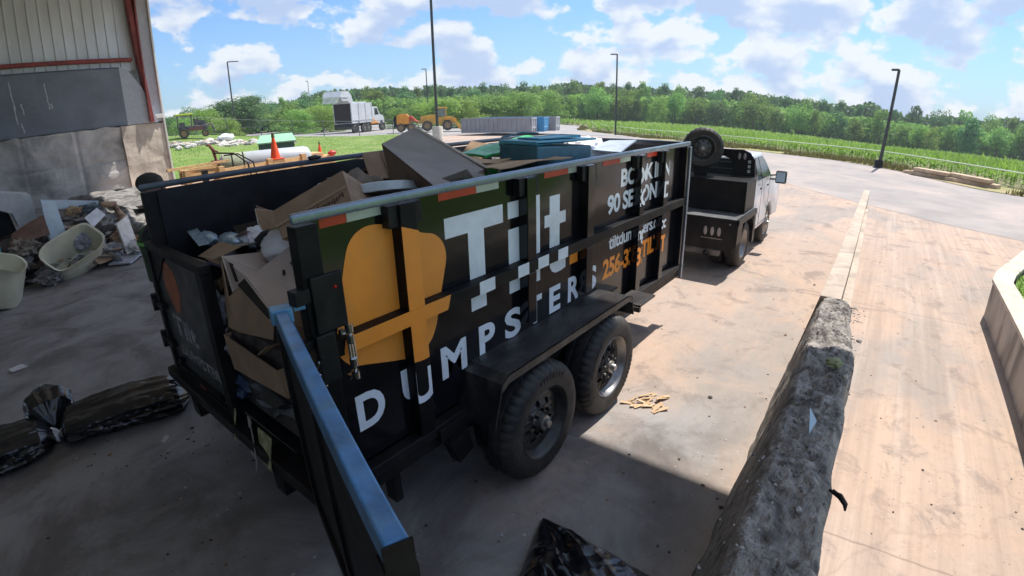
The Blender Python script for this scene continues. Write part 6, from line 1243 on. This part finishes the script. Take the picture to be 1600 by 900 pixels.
# ------------------------------------------------------------------ lawn left, verge weeds, crop
lawn2 = [(6.4, 20.6), (12, 19.35), (19.8, 21.15), (24, 26.1), (29.4, 30.7), (30.9, 37.3), (24.9, 39.8), (12, 41.8), (6.2, 38)]
struct(clipgrid(lawn2, 3, .025).build('lawn', MATS.get('lg') or mat('bright lawn', (.17, .26, .04), .95, col2=(.11, .19, .028), vs_=.8, dirt=(.30, .30, .12), dirts=.6, dirtamt=.4)))
blades('lawn_grass', lawn2, 16000, .03, .08, .02, gl, 6)
vp = ROADF+CROPN[::-1]; blades('verge_weeds', vp, 9000, .06, .26, .035, leaf_mat('weed leaves', (.16, .20, .05), (.24, .25, .08), (.32, .28, .12), 1.0), 9, dens=.35)
cropm = leaf_mat('crop leaves', (.21, .34, .045), (.26, .40, .06), (.34, .46, .10), .25, objvar=0.0)
def crop():
    r = np.random.RandomState(3); poly = CROPN+[(78, 52), (84, 30), (90, 0), (86, -26)]; cen = []
    # rows run roughly away from the road
    dirv = np.array([.86, .51]); nrv = np.array([-.51, .86]); pts = []
    for row in np.arange(-62, 34, .78):
        for s in np.arange(-5, 105, .30):
            p = np.array([16., 0.])+dirv*s+nrv*row; dd = math.hypot(p[0]-CAM.x, p[1]-CAM.y)
            if dd > 46 and r.rand() < .45: continue
            if dd > 65 and r.rand() < .45: continue
            x, y = p+r.normal(0, .07, 2)
            if inpoly(x, y, poly): pts.append((x, y, hgt(x, y), dd))
    p = np.array(pts); n = len(p); print('crop plants', n); out = []
    for k in range(6):
        a = r.uniform(0, 2*np.pi, n); h = r.uniform(.35, 1.0, n)*(.85+.25*np.array([noise.noise(Vector((q[0]*.15, q[1]*.15, 1))) for q in p])); sc_ = 1+np.clip((p[:, 3]-40)/45, 0, 1)*.8
        dx = np.stack([np.cos(a), np.sin(a), 0*a], 1); l = (r.uniform(.18, .42, n)*sc_)[:, None]; w_ = (.045*sc_)[:, None]; sd = np.stack([-np.sin(a), np.cos(a), 0*a], 1)*w_
        b = p[:, :3]+np.stack([0*a, 0*a, h*.55], 1); t = b+dx*l+np.stack([0*a, 0*a, h*r.uniform(.05, .5, n)], 1)
        out.append(np.stack([b-sd, b+sd, t+sd*.4, t-sd*.4], 1))
    # stalk
    a = r.uniform(0, np.pi, n); sd = np.stack([np.cos(a), np.sin(a), 0*a], 1)*.02; up = np.stack([0*a, 0*a, np.full(n, .72)], 1); b = p[:, :3]
    out.append(np.stack([b-sd, b+sd, b+sd+up, b-sd+up], 1))
    struct(raw_mesh('crop', np.concatenate(out).reshape(-1, 3), cropm), 'stuff')
crop()
# ------------------------------------------------------------------ trees
random.seed(12); rg = random.Random(12)
elt = lambda a: float(np.interp(a, [-40, -22, -10.7, -3, 5.5, 12, 18, 28, 37.9, 45, 50, 54, 59.2, 62, 66, 70, 71.5, 74, 90], [.7, .7, .64, .6, 1.1, 1.6, 2.02, 2.4, 2.4, 2.5, 2.6, 2.6, 2.2, 1.7, 2.0, 1.6, 1.5, 1.2, 1.2]))
# front row along the far edge of the crop
def where(a): return ('right of the leaning street lamp' if a < 0 else 'between the spare wheel and the leaning lamp' if a < 18 else 'between the middle street lamp and the spare wheel' if a < 27 else 'between the containers and the middle street lamp' if a < 36 else 'above the tall lamp post' if a < 48 else 'above the refuse truck' if a < 60 else 'above the tank and crate')
grp = 'trees along the far edge of the crop'; a = -38.0; i = 0
while a < 35:
    d = 92+rg.uniform(-2, 5); x, y = P(a, d); top = CAM.z+d*math.tan(R(elt(a)-rg.uniform(.05, 1.5))); h = max(3.0, top-hgt(x, y))
    kind = rg.choice(['mid', 'mid', 'light', 'dark', 'mid']); wd = h*rg.uniform(.75, 1.2)
    tree('leafy_tree', x, y, h, wd, rg.choice(['round', 'bush', 'round', 'tall']), kind, rg.randint(0, 2), {'mid': 'mid green', 'light': 'yellow green', 'dark': 'dark green'}[kind]+' tree at the crop edge, '+where(a), grp)
    a += math.degrees(wd*.72/d)*rg.uniform(.75, 1.1); i += 1
# back row, taller and darker, seen as separate tops
a = -38.0
while a < 71:
    if a < 36: d = rg.uniform(108, 118)
    else: d = rg.uniform(104, 118)
    x, y = P(a, d); top = CAM.z+d*math.tan(R(elt(a)+rg.uniform(-.35, .28))); h = top-hgt(x, y); wd = h*rg.uniform(.55, .85)
    sh = rg.choice(['tall', 'tall', 'round']); kind = 'dark' if rg.random() < .7 else 'mid'
    tree('tall_tree', x, y, h, wd, sh, kind, rg.randint(0, 2), ('tall dark' if kind == 'dark' else 'tall mid green')+' tree of the wood, '+where(a), 'tall trees of the far wood')
    a += math.degrees(wd*.62/d)*rg.uniform(.8, 1.2)
# trees beyond the yard on the left
for az_, d, wd, el_, sh, kd, lb_, nr in (
    (65.9, 75, 10.5, 2.35, 'round', 'dark', 'big round dark green tree below the thin street lamp at left', True), (69.6, 72, 5.5, 1.6, 'round', 'light', 'yellow green tree behind the scorched tractor', True), (72.6, 74, 5, 1.0, 'round', 'dark', 'dark tree at the edge of the metal building', True),
    (71.2, 66, 5, .7, 'bush', 'mid', 'mid green bush right behind the scorched tractor', True), (67.8, 66, 5, .4, 'bush', 'light', 'pale green bush at the foot of the round dark tree', True), (61.2, 80, 6.5, 1.5, 'bush', 'mid', 'mid green bush right of the round dark tree', False),
    (60.6, 62, 5.5, .7, 'bush', 'mid', 'leafy green bush left of the refuse truck', True), (58.2, 66, 6.5, .9, 'bush', 'light', 'yellow green bush behind the raised tailgate of the refuse truck', True), (55.5, 78, 8, 1.5, 'round', 'mid', 'mid green tree behind the refuse truck body', False),
    (52.5, 92, 8, 2.1, 'tall', 'mid', 'pointed green tree right of the refuse truck', False), (50.2, 66, 4.5, .3, 'bush', 'mid', 'low green bush behind the refuse truck bonnet', True),
    (45.4, 62, 7.5, 1.25, 'round', 'light', 'bright yellow green tree behind the tall lamp post', True), (47.6, 66, 5, .75, 'bush', 'light', 'yellow green bush left of the bright tree by the tall lamp post', True), (43.0, 64, 6, .9, 'bush', 'light', 'yellow green bush right of the bright tree by the tall lamp post', True),
    (40.0, 70, 8.0, 1.5, 'round', 'mid', 'broad mid green tree above the roll-off containers', True), (37.0, 72, 7.5, 1.6, 'round', 'mid', 'round mid green tree above the right end of the containers', True), (34.2, 80, 7.5, 1.7, 'bush', 'mid', 'dome shaped green tree at the left end of the crop', True),
    (63.5, 92, 8, 1.5, 'round', 'dark', 'dark tree of the wood right of the round dark tree', False), (60.0, 98, 8, 1.8, 'round', 'dark', 'dark tree of the wood left of the raised tailgate', False), (57.0, 96, 9, 2.2, 'round', 'mid', 'broad tree of the wood above the refuse truck', False), (42.0, 92, 9, 2.1, 'round', 'dark', 'dark tree of the wood behind the wheel loader', False), (49.0, 98, 9, 2.0, 'round', 'dark', 'dark tree of the wood above the orange machine', False)):
    x, y = P(az_, d); h = CAM.z+d*math.tan(R(el_))-hgt(x, y)
    tree('broad_tree', x, y, h, wd*1.1, sh, kd, rg.randint(0, 2), lb_, None, nr)
# deep wood and undergrowth that close the view between the trunks: uncountable
def wood(name, arcs, leafn, m_, lh, seed):
    r = np.random.RandomState(seed); n = leafn; a = r.uniform(arcs[0], arcs[1], n); d = r.uniform(arcs[2], arcs[3], n); ar = np.radians(a); x = CAM.x+d*np.cos(ar); y = CAM.y+d*np.sin(ar)
    g0 = np.array([hgt(u, v) for u, v in zip(x, y)]); bump_ = np.array([noise.fractal(Vector((u*.16, v*.16, seed)), 1, 2, 3) for u, v in zip(x, y)])
    top = np.array([CAM.z+dd*math.tan(R(elt(aa)+lh)) for aa, dd in zip(a, d)])-g0; z = g0+top*(1+.18*bump_)*r.uniform(.02, 1, n)**.7
    nn = r.normal(size=(n, 3))+[0, 0, .4]; nn[:, 0] -= 1.0*np.cos(ar); nn[:, 1] -= 1.0*np.sin(ar); nn /= np.linalg.norm(nn, axis=1)[:, None]
    struct(quads_object(name, np.stack([x, y, z], 1), r.uniform(.22, .48, n), nn, m_), 'stuff')
wood('deep_wood', (-42, 74, 119, 126), 42000, LM['dark'], -.55, 1)
wood('undergrowth', (-42, 35, 97, 104), 26000, LM['mid'], -1.6, 2)
wood('hedge', (36, 74, 88, 96), 14000, LM['mid'], -1.6, 4)

# ------------------------------------------------------------------ the air
hz_ = MB(); hz_.box(-170, 190, -190, 190, -12, 22); ho = hz_.build('haze', [], recalc=True)
hm = bpy.data.materials.new('haze air'); hm.use_nodes = True; t = hm.node_tree; t.nodes.remove(t.nodes['Principled BSDF']); pv = t.nodes.new('ShaderNodeVolumePrincipled')
pv.inputs['Color'].default_value = (.82, .9, 1, 1); pv.inputs['Density'].default_value = .0008; pv.inputs['Anisotropy'].default_value = .3
t.links.new(pv.outputs[0], t.nodes['Material Output'].inputs['Volume']); ho.data.materials.append(hm); struct(ho, 'stuff')
# ------------------------------------------------------------------ parts that hold several pieces become one object per piece
def pieces_of(me):
    n = len(me.vertices); co = np.empty(n*3); me.vertices.foreach_get('co', co); co = co.reshape(-1, 3); par = list(range(n))
    def find(a):
        while par[a] != a: par[a] = par[par[a]]; a = par[a]
        return a
    for e in me.edges:
        a, b = find(e.vertices[0]), find(e.vertices[1])
        if a != b: par[a] = b
    roots = {}; isl = np.array([roots.setdefault(find(i), len(roots)) for i in range(n)]); k = len(roots)
    if k < 2 or k > 500: return None
    lo = np.full((k, 3), np.inf); hi = np.full((k, 3), -np.inf); np.minimum.at(lo, isl, co); np.maximum.at(hi, isl, co); size = (hi-lo).max(1)
    p = list(range(k))
    def f2(a):
        while p[a] != a: a = p[a]
        return a
    for a in range(k):
        for b in range(a+1, k):
            gap = np.maximum(0, np.maximum(lo[a]-hi[b], lo[b]-hi[a]))
            if math.sqrt((gap**2).sum()) <= max(.02, .5*max(size[a], size[b])): p[f2(b)] = f2(a)
    g_ = {}; lab = [g_.setdefault(f2(i), len(g_)) for i in range(k)]
    return (len(g_), [lab[i] for i in isl]) if len(g_) > 1 else None
cache = {}
for o in list(COL.objects):
    if o.type != 'MESH' or o.get('kind') in ('stuff', 'structure') or o.name.split('.')[0] in ('crown', 'haze'): continue
    if o.modifiers: continue
    me = o.data
    if me.name not in cache:
        r_ = pieces_of(me); cache[me.name] = None
        if r_:
            if o.parent is None: print('TOP MULTI', o.name, r_[0]); continue
            outs = []
            for q in range(r_[0]):
                bm = bmesh.new(); bm.from_mesh(me); bm.verts.ensure_lookup_table()
                bmesh.ops.delete(bm, geom=[v for v in bm.verts if r_[1][v.index] != q], context='VERTS')
                m2 = bpy.data.meshes.new(me.name); bm.to_mesh(m2); bm.free()
                for mm_ in me.materials:
                    if mm_.name not in [z.name for z in m2.materials]: m2.materials.append(mm_)
                outs.append(m2)
            cache[me.name] = outs
    if cache.get(me.name):
        outs = cache[me.name]; o.data = outs[0]
        for m2 in outs[1:]:
            c = o.copy(); c.data = m2; COL.objects.link(c)      # the copy keeps its parent and its parent inverse
